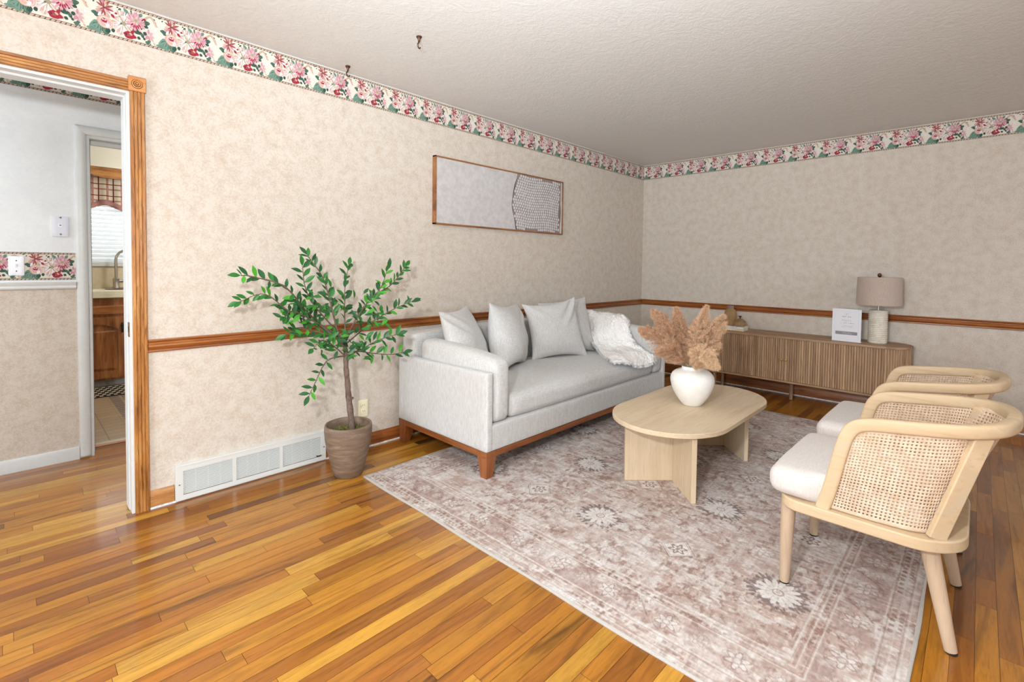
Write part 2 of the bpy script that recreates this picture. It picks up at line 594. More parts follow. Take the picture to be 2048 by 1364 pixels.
# ------------------------------------------------------------------ floor of oak strips
def build_floor():
    m, nt, b = new_mat('oak_floor')
    a = N(nt, 'ShaderNodeAttribute', attribute_name='tint')
    of = N(nt, 'ShaderNodeAttribute', attribute_name='offset')
    tc = N(nt, 'ShaderNodeTexCoord')
    ad = N(nt, 'ShaderNodeVectorMath', operation='ADD')
    nt.links.new(tc.outputs['Object'], ad.inputs[0])
    nt.links.new(of.outputs['Vector'], ad.inputs[1])
    mp = N(nt, 'ShaderNodeMapping')
    mp.inputs['Scale'].default_value = (0.09, 1, 1)
    nt.links.new(ad.outputs[0], mp.inputs['Vector'])
    n1 = noise(nt, mp, 34, 5, 0.6, 0.9)
    n2 = noise(nt, mp, 220, 3, 0.6, 0.2)
    n3 = noise(nt, mp, 9, 3, 0.6, 1.4)
    r1 = ramp(nt, [(0.30, (0.66, 0.60, 0.52, 1)), (0.52, (1, 1, 1, 1)), (0.75, (1.12, 1.14, 1.12, 1))])
    nt.links.new(n1.outputs[0], r1.inputs[0])
    r2_ = ramp(nt, [(0.30, (0.72, 0.68, 0.62, 1)), (0.48, (1, 1, 1, 1))])
    nt.links.new(n2.outputs[0], r2_.inputs[0])
    r3 = ramp(nt, [(0.29, (0.30, 0.27, 0.25, 1)), (0.42, (1, 1, 1, 1))])
    nt.links.new(n3.outputs[0], r3.inputs[0])
    c = mixc(nt, 1.0, a.outputs['Color'], r1.outputs[0], 'MULTIPLY')
    c = mixc(nt, 0.7, c, r2_.outputs[0], 'MULTIPLY')
    c = mixc(nt, 0.8, c, r3.outputs[0], 'MULTIPLY')
    nt.links.new(c, b.inputs['Base Color'])
    b.inputs['Roughness'].default_value = 0.30
    b.inputs['Specular IOR Level'].default_value = 0.5
    b.inputs['Coat Weight'].default_value = 0.35
    b.inputs['Coat Roughness'].default_value = 0.10
    bump(nt, b, n1.outputs[0], 0.04, 0.003)
    rnd = random.Random(5)
    pal = [(208, 142, 48), (196, 128, 40), (220, 160, 60), (180, 110, 34), (190, 120, 40), (204, 137, 44), (164, 97, 36), (134, 86, 42), (226, 168, 70), (178, 110, 40), (202, 133, 40), (150, 90, 34)]
    wts = [6, 6, 4, 4, 5, 6, 2.2, 1.3, 2, 3, 6, 1.5]
    vs, fs, tint, off = [], [], [], []
    W = 0.0572
    y = YF
    while y < YK + 0.02:
        x = XL - rnd.uniform(0, 0.8)
        while x < XR:
            L = rnd.choice([rnd.uniform(0.22, 0.6), rnd.uniform(0.4, 1.1), rnd.uniform(0.5, 1.4)])
            x0, x1 = max(x, XL), min(x + L, XR)
            y1 = min(y + W, YK + 0.02)
            if x1 > x0 + 0.01 and not (y > YJ and x0 > 1.7):
                k = len(vs)
                g = 0.0006
                vs += [(x0 + g, y + g, 0), (x1 - g, y + g, 0), (x1 - g, y1 - g, 0), (x0 + g, y1 - g, 0)]
                fs.append((k, k + 1, k + 2, k + 3))
                c = rnd.choices(pal, wts)[0]
                j = rnd.uniform(0.58, 0.74)
                tint += [tuple(min(1, q * j) for q in rgb(*c)[:3]) + (1,)] * 4
                off += [(rnd.uniform(0, 40), rnd.uniform(0, 40), rnd.uniform(0, 9))] * 4
            x += L
        y += W
    k = len(vs)
    vs += [(XL, YF, -0.002), (XR, YF, -0.002), (XR, YK + 0.02, -0.002), (XL, YK + 0.02, -0.002), (XL, YF, -0.1), (XR, YF, -0.1), (XR, YK + 0.02, -0.1), (XL, YK + 0.02, -0.1)]
    fs += [(k, k + 1, k + 2, k + 3), (k + 7, k + 6, k + 5, k + 4)]
    tint += [rgb(70, 36, 14)] * 8
    off += [(0, 0, 0)] * 8
    me = bpy.data.meshes.new('floor')
    me.from_pydata(vs, [], fs)
    t = me.attributes.new('tint', 'FLOAT_COLOR', 'POINT')
    t.data.foreach_set('color', np.array(tint, dtype=np.float32).ravel())
    t = me.attributes.new('offset', 'FLOAT_VECTOR', 'POINT')
    t.data.foreach_set('vector', np.array(off, dtype=np.float32).ravel())
    me.materials.append(m)
    o = bpy.data.objects.new('floor', me)
    COL.objects.link(o)
    struct(o, 'glossy honey oak strip floor')


build_floor()


def build_kitchen_floor():
    m, nt, b = new_mat('kitchen_vinyl')
    v = coords(nt)
    br = N(nt, 'ShaderNodeTexBrick')
    br.offset = 0.0
    br.inputs['Color1'].default_value = rgb(172, 150, 122)
    br.inputs['Color2'].default_value = rgb(160, 138, 110)
    br.inputs['Mortar'].default_value = rgb(124, 104, 82)
    br.inputs['Scale'].default_value = 1.0
    br.inputs['Brick Width'].default_value = 0.46
    br.inputs['Row Height'].default_value = 0.09
    br.inputs['Mortar Size'].default_value = 0.003
    nt.links.new(v.outputs[0], br.inputs['Vector'])
    v2 = coords(nt, (1, 1, 1))
    b2 = N(nt, 'ShaderNodeTexBrick')
    b2.offset = 0.0
    b2.inputs['Color1'].default_value = (1, 1, 1, 1)
    b2.inputs['Color2'].default_value = (1, 1, 1, 1)
    b2.inputs['Mortar'].default_value = (0, 0, 0, 1)
    b2.inputs['Scale'].default_value = 1.0
    b2.inputs['Brick Width'].default_value = 0.085
    b2.inputs['Row Height'].default_value = 0.06
    b2.inputs['Mortar Size'].default_value = 0.008
    nt.links.new(v2.outputs[0], b2.inputs['Vector'])
    wv = N(nt, 'ShaderNodeTexWave')
    wv.inputs['Scale'].default_value = 0.72
    nt.links.new(v.outputs[0], wv.inputs['Vector'])
    rp = ramp(nt, [(0.74, (0, 0, 0, 1)), (0.80, (1, 1, 1, 1))])
    nt.links.new(wv.outputs[0], rp.inputs[0])
    fac = mixc(nt, 1.0, rp.outputs[0], b2.outputs['Color'], 'MULTIPLY')
    nt.links.new(mixc(nt, fac, br.outputs['Color'], rgb(112, 104, 102)), b.inputs['Base Color'])
    b.inputs['Roughness'].default_value = 0.4
    w = MB()
    w.box(-0.6, 2.6, YK + 0.02, YW, -0.1, 0.004)
    struct(w.build('floor.001', m, smooth=False), 'tan brick-pattern vinyl kitchen floor')
    w = MB()
    w.box(KX0 - 0.02, KX1, YK - 0.005, YK + 0.035, 0.0, 0.008)
    struct(w.build('trim_threshold', plain('threshold_metal', rgb(190, 186, 170), 0.35, 0.5), bevel=0.002), 'metal threshold strip under the kitchen doorway')
    w = MB()
    w.box(KX0 - 0.02, KX1, YK - 0.05, YK - 0.005, 0.0, 0.006)
    struct(w.build('trim_reducer', wood('reducer_wood', rgb(206, 150, 112), rgb(190, 132, 94), rgb(170, 112, 78), 'x'), bevel=0.002))


build_kitchen_floor()


# ------------------------------------------------------------------ mouldings
def moulding(name, prof, a, b, mat, horizontal=True, label=None, close_ends=True):
    """prof: (out, z) points; extruded between wall points a and b (x,y); out = to the left-normal of a->b"""
    d = Vector((b[0] - a[0], b[1] - a[1]))
    d.normalize()
    nrm = Vector((d.y, -d.x))
    mb = MB()
    n = len(prof)
    vs = []
    for p in (a, b):
        vs += [(p[0] + nrm.x * o, p[1] + nrm.y * o, z) for o, z in prof]
    fs = [(i, (i + 1) % n, n + (i + 1) % n, n + i) for i in range(n)]
    fs += [tuple(range(n)), tuple(range(2 * n - 1, n - 1, -1))]
    mb.add(vs, fs)
    o = mb.build(name, mat, sharp=25)
    return struct(o, label)


def rail_prof(z0, z1, t):
    h = z1 - z0
    P = [(0, z0), (t * .45, z0), (t * .55, z0 + h * .06), (t * .5, z0 + h * .16), (t * .62, z0 + h * .2), (t * .9, z0 + h * .34), (t, z0 + h * .46),
         (t * .9, z0 + h * .56), (t * .55, z0 + h * .66), (t * .5, z0 + h * .74), (t * .72, z0 + h * .8), (t * .95, z0 + h * .86), (t, z0 + h * .94), (t * .92, z1), (0, z1)]
    return P


def base_prof(z0, z1, t):
    h = z1 - z0
    return [(0, z0), (t, z0), (t, z0 + h * .62), (t * .85, z0 + h * .68), (t * .85, z0 + h * .74), (t * .65, z0 + h * .8), (t * .5, z0 + h * .92), (t * .35, z1), (0, z1)]


CX1 = 0.4675    # outer edge of the door casing
moulding('trim_1', rail_prof(0.782, 0.845, 0.024), (CX1, YB), (XR, YB), MAT['rail_x'], label='oak chair rail on the wall behind the sofa')
moulding('trim_2', rail_prof(0.782, 0.845, 0.024), (XR, YB), (XR, YF), MAT['rail_y'], label='oak chair rail on the wall behind the sideboard')
moulding('baseboard_back', base_prof(0.010, 0.089, 0.014), (1.362, YB), (XR, YB), MAT['rail_x'], label='oak baseboard behind the sofa')
moulding('baseboard_back.001', base_prof(0.010, 0.089, 0.014), (CX1, YB), (0.568, YB), MAT['oak_x'], label='short oak baseboard between door casing and grille')
moulding('baseboard_right', base_prof(0.010, 0.115, 0.014), (XR, YB), (XR, YF), MAT['rail_y'], label='oak baseboard behind the sideboard')
moulding('trim_3', [(0, 0), (0.017, 0), (0.015, 0.009), (0, 0.011)], (CX1, YB), (XR, YB), MAT['caulk'], label='white caulk line under the baseboard')
moulding('trim_4', [(0, 0), (0.017, 0), (0.015, 0.009), (0, 0.011)], (XR, YB), (XR, YF), MAT['caulk'])

# door casing of the living room side (fluted oak), rosette block, jamb


def casing_section(w_, t):
    return [(0, 0), (0, t * .75), (w_ * .06, t), (w_ * .22, t), (w_ * .26, t * .8), (w_ * .30, t), (w_ * .46, t), (w_ * .5, t * .8), (w_ * .54, t), (w_ * .70, t), (w_ * .74, t * .8), (w_ * .78, t), (w_ * .94, t), (w_, t * .75), (w_, 0)]


mb = MB()
sec = casing_section(0.058, 0.017)
mb.prism(sec, 0.0, 2.037, fn=lambda a, b, h: (0.409 + a, YB - b, h))
struct(mb.build('trim_5', MAT['oak_z'], sharp=20), 'fluted oak casing right of the doorway')
mb = MB()
mb.prism(sec, DX0 - 0.012, 0.407, fn=lambda a, b, h: (h, YB - b, 2.036 + a * 0.93))
struct(mb.build('trim_6', MAT['oak_x'], sharp=20), 'fluted oak casing above the doorway')
mb = MB()
mb.prism(sec, 0.0, 2.037, fn=lambda a, b, h: (DX0 - 0.012 - a, YB - b, h))
struct(mb.build('trim_7', MAT['oak_z'], sharp=20))
mb = MB()
mb.box(0.4035, 0.4695, YB - 0.024, YB, 2.037, 2.106)
RC = (0.4365, 2.0715)
prof = [(0.0, 0.0295), (0.0042, 0.0285), (0.0062, 0.0242), (0.0082, 0.0285), (0.0118, 0.0285), (0.0136, 0.0243), (0.0160, 0.0280), (0.0200, 0.0270), (0.0222, 0.0243)]
n_ = 28
vs = []
for rr, o in prof:
    vs += [(RC[0] + rr * math.cos(2 * PI * j / n_), YB - o, RC[1] + rr * math.sin(2 * PI * j / n_)) for j in range(n_)]
for i in range(len(prof) - 1):
    mb.add(vs[i * n_:(i + 2) * n_], [(j, (j + 1) % n_, n_ + (j + 1) % n_, n_ + j) for j in range(n_)], 1 if i in (1, 4, 7) else 0)
struct(mb.build('trim_8', [wood('rosette_oak', rgb(204, 140, 78), rgb(182, 114, 56), rgb(142, 82, 38), 'x', 0.3, 2.5, 0.5, 0.3), plain('stain_in_groove', rgb(92, 48, 22), 0.5)], recalc=False, sharp=25), 'oak rosette block at the casing corner')
mb = MB()
mb.box(DX1, DX1 + 0.012, YB - 0.003, YJ + 0.003, 0, DZ)
mb.box(DX0 - 0.012, DX0, YB - 0.003, YJ + 0.003, 0, DZ)
mb.box(DX0 - 0.012, DX1 + 0.012, YB - 0.003, YJ + 0.003, DZ, DZ + 0.012)
mb.box(DX1 - 0.004, DX1 - 0.0002, YB + 0.045, YB + 0.125, 0.004, DZ - 0.0102)          # door stops
mb.box(DX0 + 0.0002, DX0 + 0.010, YB + 0.045, YB + 0.125, 0.004, DZ - 0.0102)
mb.box(DX0 + 0.0002, DX1 - 0.0002, YB + 0.045, YB + 0.125, DZ - 0.010, DZ - 0.0002)
jamb = struct(mb.build('door_1', MAT['white_paint'], smooth=False), 'white jamb lining the doorway')
mb = MB()
mb.box(DX1 - 0.0015, DX1 + 0.001, YB - 0.0036, YB + 0.034, 0.865, 0.935, 0)
mb.box(DX1 - 0.0022, DX1 - 0.0008, YB + 0.002, YB + 0.026, 0.887, 0.915, 1)
sp = mb.build('strike_plate', [plain('old_brass', rgb(140, 110, 74), 0.4, 0.8), MAT['slot']], parent=jamb)
# painted inner casing, hall side of the kitchen opening (half-round, worn at the foot)
mb = MB()


def halfround(w_, t, n=9):
    return [(0, 0)] + [(w_ * (0.5 - 0.5 * math.cos(PI * i / n)), t * (0.35 + 0.65 * math.sin(PI * i / n))) for i in range(n + 1)] + [(w_, 0)]


hr = halfround(0.055, 0.020)
z0_, z1_ = 0.012, KZ + 0.005
mb.add([(KX0 - 0.003 - a, YH - b, z0_) for a, b in hr] + [(KX0 - 0.003 - a, YH - b, z1_ + a) for a, b in hr],
       [(i, (i + 1) % len(hr), len(hr) + (i + 1) % len(hr), len(hr) + i) for i in range(len(hr))] + [tuple(range(len(hr)))])
mb.add([(KX0 - 0.003 - a, YH - b, z1_ + a) for a, b in hr] + [(KX1 + 0.003 + a, YH - b, z1_ + a) for a, b in hr],
       [(i, (i + 1) % len(hr), len(hr) + (i + 1) % len(hr), len(hr) + i) for i in range(len(hr))])
mb.box(KX0, KX0 + 0.012, YH - 0.002, YK + 0.002, 0, KZ - 0.0121)
mb.box(KX1 - 0.012, KX1, YH - 0.002, YK + 0.002, 0, KZ - 0.0121)
mb.box(KX0, KX1, YH - 0.002, YK + 0.002, KZ - 0.012, KZ)
mb.box(KX0 + 0.0122, KX0 + 0.022, YH + 0.07, YH + 0.11, 0, KZ - 0.0352)
mb.box(KX0 + 0.0122, KX1 - 0.0122, YH + 0.07, YH + 0.11, KZ - 0.035, KZ - 0.0122)
struct(mb.build('door_2', MAT['white_paint'], sharp=40), 'white rounded casing and jamb of the kitchen doorway')
moulding('trim_9', [(0, 1.058), (0.012, 1.058), (0.016, 1.066), (0.012, 1.078), (0.018, 1.088), (0.02, 1.098), (0, 1.1)], (XL, YH), (0.284, YH), MAT['white_paint'], label='white chair rail in the hallway')
moulding('baseboard_hall', [(0, 0), (0.013, 0), (0.013, 0.062), (0.009, 0.074), (0, 0.077)], (XL, YH), (0.286, YH), MAT['white_paint'], label='white baseboard in the hallway')

# ------------------------------------------------------------------ flowered wallpaper border
BORD_COL = [(246, 238, 224), (208, 186, 162), (116, 88, 78), (70, 62, 62), (228, 178, 186), (240, 214, 210), (174, 48, 70), (170, 92, 90), (126, 160, 144), (58, 90, 78),
            (252, 249, 245), (206, 186, 160), (214, 152, 168), (176, 166, 140), (84, 118, 102), (226, 190, 168)]
BM = [plain('border_%s' % n, rgb(*[q * 0.89 for q in c]), 0.7, spec=0.2) for n, c in zip(['cream', 'rope', 'brown', 'line', 'pink', 'blush', 'red', 'rust', 'sage', 'green', 'ivory', 'sand', 'rose', 'olive', 'leaf', 'peach'], BORD_COL)]
CREAM, ROPE, BROWN, LINE, PINK, BLUSH, RED, RUST, SAGE, GREEN, IVORY, SAND, ROSE, OLIVE, LEAF, PEACH = range(16)
BW, BH = 0.2572, 0.163


def border_motif():
    """list of (polygon in metres within one repeat, colour); later ones lie on top"""
    rnd = random.Random(3)
    S = BW / 1520.0
    items = []

    def P(cx, cy):
        return ((cx - 50) * S, (908 - cy) * BH / 733.0)

    def ell(cx, cy, a, b, ang, col, n=10, jag=0.0):
        q = []
        for i in range(n):
            t = 2 * PI * i / n
            k = 1 + rnd.uniform(-jag, jag)
            x, y = a * math.cos(t) * k, b * math.sin(t) * k
            q.append(P(cx + x * math.cos(ang) - y * math.sin(ang), cy + x * math.sin(ang) + y * math.cos(ang)))
        items.append((q, col))

    def leaf(cx, cy, L, W_, deg, col, vein=None):
        t = math.radians(deg)
        pts = [(0, 0), (.2, .32), (.45, .5), (.7, .38), (.88, .24), (1, 0), (.88, -.24), (.7, -.38), (.45, -.5), (.2, -.32)]
        q = [P(cx + L * x * math.cos(t) - W_ * y * math.sin(t), cy + L * x * math.sin(t) + W_ * y * math.cos(t)) for x, y in pts]
        items.append((q, col))
        if vein is not None:
            for s_ in (-1, 1):
                v = [(.1, 0), (.55, .26 * s_), (.8, .12 * s_), (.5, .12 * s_)]
                items.append(([P(cx + L * x * math.cos(t) - W_ * y * math.sin(t), cy + L * x * math.sin(t) + W_ * y * math.cos(t)) for x, y in v], vein))

    def flower(cx, cy, R, n, w_, cols, start=0.0, r0=0.15):
        for i in range(n):
            a = start + 2 * PI * i / n + rnd.uniform(-.12, .12)
            Rk = R * rnd.uniform(.85, 1.08)
            leaf(cx + math.cos(a) * R * r0, cy + math.sin(a) * R * r0, Rk * (1 - r0), w_, math.degrees(a), cols[i % len(cols)])

    # leaves behind
    leaf(840, 640, 330, 180, 148, SAGE, LEAF)
    leaf(800, 640, 300, 170, 100, SAGE, LEAF)
    leaf(860, 700, 220, 150, 70, LEAF, SAGE)
    leaf(770, 820, 270, 90, 178, SAGE, LEAF)
    leaf(780, 560, 170, 110, 215, GREEN, LEAF)
    leaf(800, 520, 200, 90, 190, LEAF, GREEN)
    leaf(1400, 400, 190, 110, 200, SAGE, LEAF)
    leaf(1420, 360, 180, 90, 225, SAGE, LEAF)
    leaf(1520, 340, 130, 70, 235, LEAF, SAGE)
    leaf(1600, 380, 180, 110, -50, SAGE, LEAF)
    leaf(1690, 400, 70, 60, -60, GREEN)
    leaf(1560, 260, 70, 50, 120, GREEN)
    leaf(1470, 620, 260, 120, 12, GREEN, LEAF)
    leaf(1560, 600, 180, 90, -20, GREEN, LEAF)
    leaf(1720, 440, 180, 110, -14, LEAF, GREEN)
    leaf(1740, 470, 120, 80, 20, GREEN)
    for (x, y, L, W_, d, c) in [(920, 760, 110, 80, 60, GREEN), (970, 740, 100, 70, 80, GREEN), (1050, 720, 90, 90, 70, GREEN), (1090, 660, 60, 50, 20, GREEN), (1590, 760, 90, 70, 20, GREEN), (1730, 740, 70, 60, 40, GREEN),
                                (1820, 800, 90, 70, -10, LEAF), (1700, 660, 100, 80, 70, GREEN), (1660, 680, 80, 60, 20, LEAF), (250, 815, 120, 70, 10, LEAF), (1140, 270, 50, 30, -20, GREEN), (640, 285, 50, 30, -30, GREEN), (560, 240, 90, 40, -20, LEAF), (1180, 320, 80, 60, -40, GREEN),
                                (440, 280, 60, 40, 30, GREEN), (480, 330, 70, 40, 60, LEAF), (380, 820, 50, 30, 90, LEAF)]:
        leaf(x, y, L, W_, d, c)
    # tan scroll ribbon
    for i in range(14):
        t = i / 13
        ell(1780 + 260 * t, 330 - 70 * math.sin(t * PI) + 190 * max(0, t - .5), 40, 17, 0.4 * (t - .3), SAND if i < 9 else PEACH, 8)
    for i in range(8):
        t = i / 7
        ell(1880 + 110 * t, 700 + 120 * t * t, 34, 16, 0.7, [BLUSH, SAND, PINK][i % 3], 8)
    for i in range(9):
        t = i / 8
        ell(1860 + 150 * t, 560 - 30 * t, 46, 30, 0.3, [IVORY, BLUSH][i % 2], 8)
    # soft beige blossom and filler petals
    flower(910, 440, 120, 8, 60, [IVORY, SAND, IVORY])
    ell(910, 440, 36, 26, 0, OLIVE)
    for (x, y) in [(1120, 560), (1150, 660), (1090, 600), (1190, 700), (1140, 740)]:
        leaf(x, y, 110, 60, rnd.uniform(20, 80), [BLUSH, PINK, PEACH][(x // 10) % 3])
    # rust star flower
    flower(890, 400, 190, 9, 80, [IVORY, SAND, BLUSH], 0.2, 0.05)
    flower(880, 345, 205, 13, 44, [RUST, ROSE, PEACH, RUST], 0.1, 0.05)
    flower(880, 345, 120, 9, 24, [RED, BLUSH, RUST], 0.4, 0.05)
    ell(880, 345, 32, 24, 0, BROWN)
    # blush rose
    ell(890, 630, 170, 130, 0.2, PEACH, 16, 0.05)
    ell(905, 635, 145, 112, 0.2, BLUSH, 16, 0.06)
    for k in range(6):
        a = k * PI / 3
        ell(905 + 90 * math.cos(a), 640 + 66 * math.sin(a), 55, 32, a + 1.3, [PINK, IVORY, PEACH][k % 3], 9)
    ell(880, 605, 66, 48, 0.2, RED, 9, 0.12)
    ell(905, 590, 34, 20, -.5, PINK, 8)
    ell(850, 590, 20, 14, 0, IVORY, 8)
    # white daisy
    flower(1290, 560, 285, 15, 70, [BLUSH, SAND, PINK], 0.1, 0.08)
    flower(1290, 560, 275, 26, 36, [IVORY, IVORY, BLUSH, IVORY, PEACH], 0.0, 0.08)
    flower(1290, 560, 150, 18, 22, [IVORY, SAND, IVORY, OLIVE], 0.1, 0.08)
    flower(1210, 430, 140, 12, 40, [IVORY, BLUSH, SAND])
    ell(1210, 440, 26, 18, 0, OLIVE, 8)
    ell(1300, 560, 60, 44, 0, OLIVE, 12, 0.1)
    ell(1240, 580, 26, 18, 0, LEAF)
    ell(1060, 470, 50, 30, 0.6, RED, 8)
    ell(1130, 400, 30, 22, 0, RED, 7)
    # pink zinnia
    flower(1560, 460, 225, 22, 58, [PINK, ROSE, PINK, BLUSH], 0.05, 0.1)
    flower(1560, 455, 180, 18, 34, [ROSE, PINK, PINK], 0.15, 0.1)
    flower(1560, 450, 140, 14, 40, [ROSE, PINK, BLUSH], 0.2, 0.1)
    for a in (60, 85, 110, 140, 35):
        leaf(1560 + 60 * math.cos(math.radians(a)), 460 + 60 * math.sin(math.radians(a)), 90, 36, a, RED)
    ell(1565, 430, 70, 50, 0, SAND, 12, 0.15)
    ell(1565, 430, 34, 24, 0, OLIVE, 9)
    # red rose at the foot
    ell(1410, 770, 120, 76, 0.1, RED, 14, 0.1)
    leaf(1440, 760, 150, 70, -55, RED)
    leaf(1450, 770, 130, 80, 10, RED)
    ell(1400, 770, 60, 36, 0, RUST, 9, 0.1)
    ell(1450, 745, 40, 22, .5, PEACH, 8)
    ell(1350, 765, 26, 18, 0, LINE, 7)
    # pink bell flower
    flower(1850, 660, 130, 7, 52, [PINK, BLUSH, ROSE], 0.3)
    leaf(1830, 670, 130, 50, 60, ROSE)
    ell(1770, 650, 46, 40, 0, GREEN, 8)
    ell(1760, 360, 40, 26, 0, RED, 7)
    return items


MOTIF = border_motif()


def border(name, a, b, z0, label, phase=0.0):
    """a,b wall points (x,y) with the room to the right of a->b"""
    L = math.hypot(b[0] - a[0], b[1] - a[1])
    dx, dy = (b[0] - a[0]) / L, (b[1] - a[1]) / L
    nx, ny = dy, -dx
    mb = MB()

    def W(s, z, lay):
        o = 0.0008 + lay * 0.000012
        return (a[0] + dx * s + nx * o, a[1] + dy * s + ny * o, z0 + z)

    def quad(s0, s1, za, zb, col, lay, skew=0.0):
        mb.add([W(s0, za, lay), W(s1, za, lay), W(s1 + skew, zb, lay), W(s0 + skew, zb, lay)], [(0, 1, 2, 3)], col)
    quad(0, L, 0, BH, CREAM, 0)
    for za, zb in ((0.0, 0.0115), (BH - 0.0115, BH)):
        quad(0, L, za, zb, ROPE, 1)
        quad(0, L, zb - 0.002, zb, BROWN, 2)
        quad(0, L, za, za + 0.0012, BROWN, 2)
        s = 0.0
        while s < L - 0.012:
            quad(s, s + 0.0055, za + 0.001, zb - 0.0025, BROWN, 3, 0.006)
            quad(s + 0.0065, s + 0.0085, za + 0.003, zb - 0.003, IVORY, 3, 0.004)
            s += 0.0165
    k0 = int(-1 - phase)
    k = k0
    while k * BW + phase * BW < L:
        s0 = (k + phase) * BW
        for i, (q, col) in enumerate(MOTIF):
            xs = [p[0] + s0 for p in q]
            if min(xs) < 0 or max(xs) > L:
                if max(xs) < 0.002 or min(xs) > L - 0.002:
                    continue
                q2 = [(min(max(x, 0.0), L), p[1]) for x, p in zip(xs, q)]
            else:
                q2 = [(x, p[1]) for x, p in zip(xs, q)]
            mb.add([W(x, min(max(z, 0.004), BH - 0.004), 4 + i) for x, z in q2], [tuple(range(len(q2)))], col)
        k += 1
    o = mb.build(name, BM, smooth=False, recalc=False)
    return struct(o, label)


PH0 = ((0.8365 - (880 - 50) * BW / 1520) / BW) % 1.0      # the rust flower sits at x = 0.8365 on the back wall
xs0 = -1.2
border('trim_10', (xs0, YB), (XR, YB), 2.2685, 'rose-patterned paper border above the sofa wall', phase=(PH0 - xs0 / BW) % 1.0)
border('trim_11', (XR, YB), (XR, -1.2), 2.2685, 'rose-patterned paper border above the sideboard wall', phase=0.70)
border('trim_12', (-0.6, YH), (0.284, YH), 1.112, 'rose-patterned paper border over the hallway chair rail', phase=0.205)
border('trim_13', (-0.6, YH), (1.2, YH), 2.222, 'rose-patterned paper border high in the hallway', phase=0.1)
moulding('trim_14', [(0, 2.4355), (0.003, 2.4355), (0.003, 2.4397), (0, 2.4397)], (-1.2, YB), (4.45, YB), MAT['white_paint'], label='thin pale strip between border and ceiling')

# ------------------------------------------------------------------ unseen windows added behind the camera for fill, and the kitchen window
def simple_window(name, axis, pos, a0, a1, z0, z1, label=None):
    mb = MB()
    t = 0.05

    def B(p0, p1, q0, q1, d0, d1):
        if axis == 'x':
            mb.box(pos + d0, pos + d1, p0, p1, q0, q1)
        else:
            mb.box(p0, p1, pos + d0, pos + d1, q0, q1)
    B(a0, a0 + t, z0, z1, -0.1, 0)
    B(a1 - t, a1, z0, z1, -0.1, 0)
    B(a0, a1, z0, z0 + t, -0.1, 0)
    B(a0, a1, z1 - t, z1, -0.1, 0)
    m = (a0 + a1) / 2
    B(m - .02, m + .02, z0, z1, -0.08, -0.03)
    return struct(mb.build(name, MAT['white_paint'], smooth=False), label)


simple_window('window_1', 'x', XL, -0.5, 1.3, 0.8, 2.15)
simple_window('window_2', 'y', YF, 1.3, 3.9, 0.8, 2.15)
mb = MB()
t = 0.045
for (a, b, c, d) in ((WX0, WX0 + t, WZ0, WZ1), (WX1 - t, WX1, WZ0, WZ1), (WX0, WX1, WZ0, WZ0 + t), (WX0, WX1, WZ1 - t, WZ1), (0.98, 1.02, WZ0, WZ1)):
    mb.box(a, b, YW + 0.06, YW + 0.1, c, d)
win3 = struct(mb.build('window_3', MAT['white_paint'], smooth=False), 'kitchen window behind the blinds')
mb = MB()
mb.box(WX0 + t, 0.98, YW + 0.078, YW + 0.082, WZ0 + t, WZ1 - t)
mb.box(1.02, WX1 - t, YW + 0.078, YW + 0.082, WZ0 + t, WZ1 - t)
gm, gnt, gb = new_mat('window_glass')
gb.inputs['Base Color'].default_value = (1, 1, 1, 1)
gb.inputs['Roughness'].default_value = 0.0
gb.inputs['Transmission Weight'].default_value = 1.0
gb.inputs['IOR'].default_value = 1.02
mb.build('glass_pane', gm, parent=win3, smooth=False)
mb = MB()
mb.box(0.0, 2.0, YW - 0.045, YW, WZ0 - 0.028, WZ0)
struct(mb.build('trim_sill', MAT['white_paint'], bevel=0.004), 'white sill of the kitchen window')
lamp('kitchen_window_daylight', 'AREA', (1.0, YW + 0.5, 1.65), 8, (0.95, 0.98, 1.0), 1.7, (1.0, 5.0, 1.5), 0.85)

# ------------------------------------------------------------------ kitchen seen through the doorways
bl = thing('window_blind', 'white slatted blind hanging in the kitchen window', 'blind', (1.0, YW - 0.03, WZ0))
m_, nt_, b_ = new_mat('blind_slat')
b_.inputs['Base Color'].default_value = rgb(205, 207, 206)
b_.inputs['Roughness'].default_value = 0.4
b_.inputs['Subsurface Weight'].default_value = 0.0
tl = N(nt_, 'ShaderNodeBsdfTranslucent')
tl.inputs[0].default_value = rgb(225, 228, 228)
ms = N(nt_, 'ShaderNodeMixShader')
ms.inputs[0].default_value = 0.3
nt_.links.new(b_.outputs[0], ms.inputs[1])
nt_.links.new(tl.outputs[0], ms.inputs[2])
nt_.links.new(ms.outputs[0], nt_.nodes['Material Output'].inputs[0])
z = 0.035
k = 0
sl = MB()
while z < 0.86:
    sl.add([(-0.88, -0.016, z - 0.018), (0.88, -0.016, z - 0.018), (0.88, -0.008, z + 0.004), (-0.88, -0.008, z + 0.004), (0.88, 0.010, z + 0.022), (-0.88, 0.010, z + 0.022)],
           [(0, 1, 2, 3), (3, 2, 4, 5)])
    z += 0.044
sl.build('slats', m_, bl, sharp=180)
mb = MB()
mb.box(-0.88, 0.88, -0.014, 0.014, 0.004, 0.02)
mb.build('bottom_rail', MAT['white_plastic'], bl, bevel=0.003)
mb = MB()
for x in (-0.42, 0.0, 0.42):
    mb.tube([(x, -0.016, 0.02), (x, -0.016, 0.88)], 0.0015, 6)
mb.build('cord', MAT['white_plastic'], bl)

# plaid valance with a scalloped hem
m_, nt_, b_ = new_mat('plaid_cloth')
v_ = coords(nt_)
sx = N(nt_, 'ShaderNodeSeparateXYZ')
nt_.links.new(v_.outputs[0], sx.inputs[0])


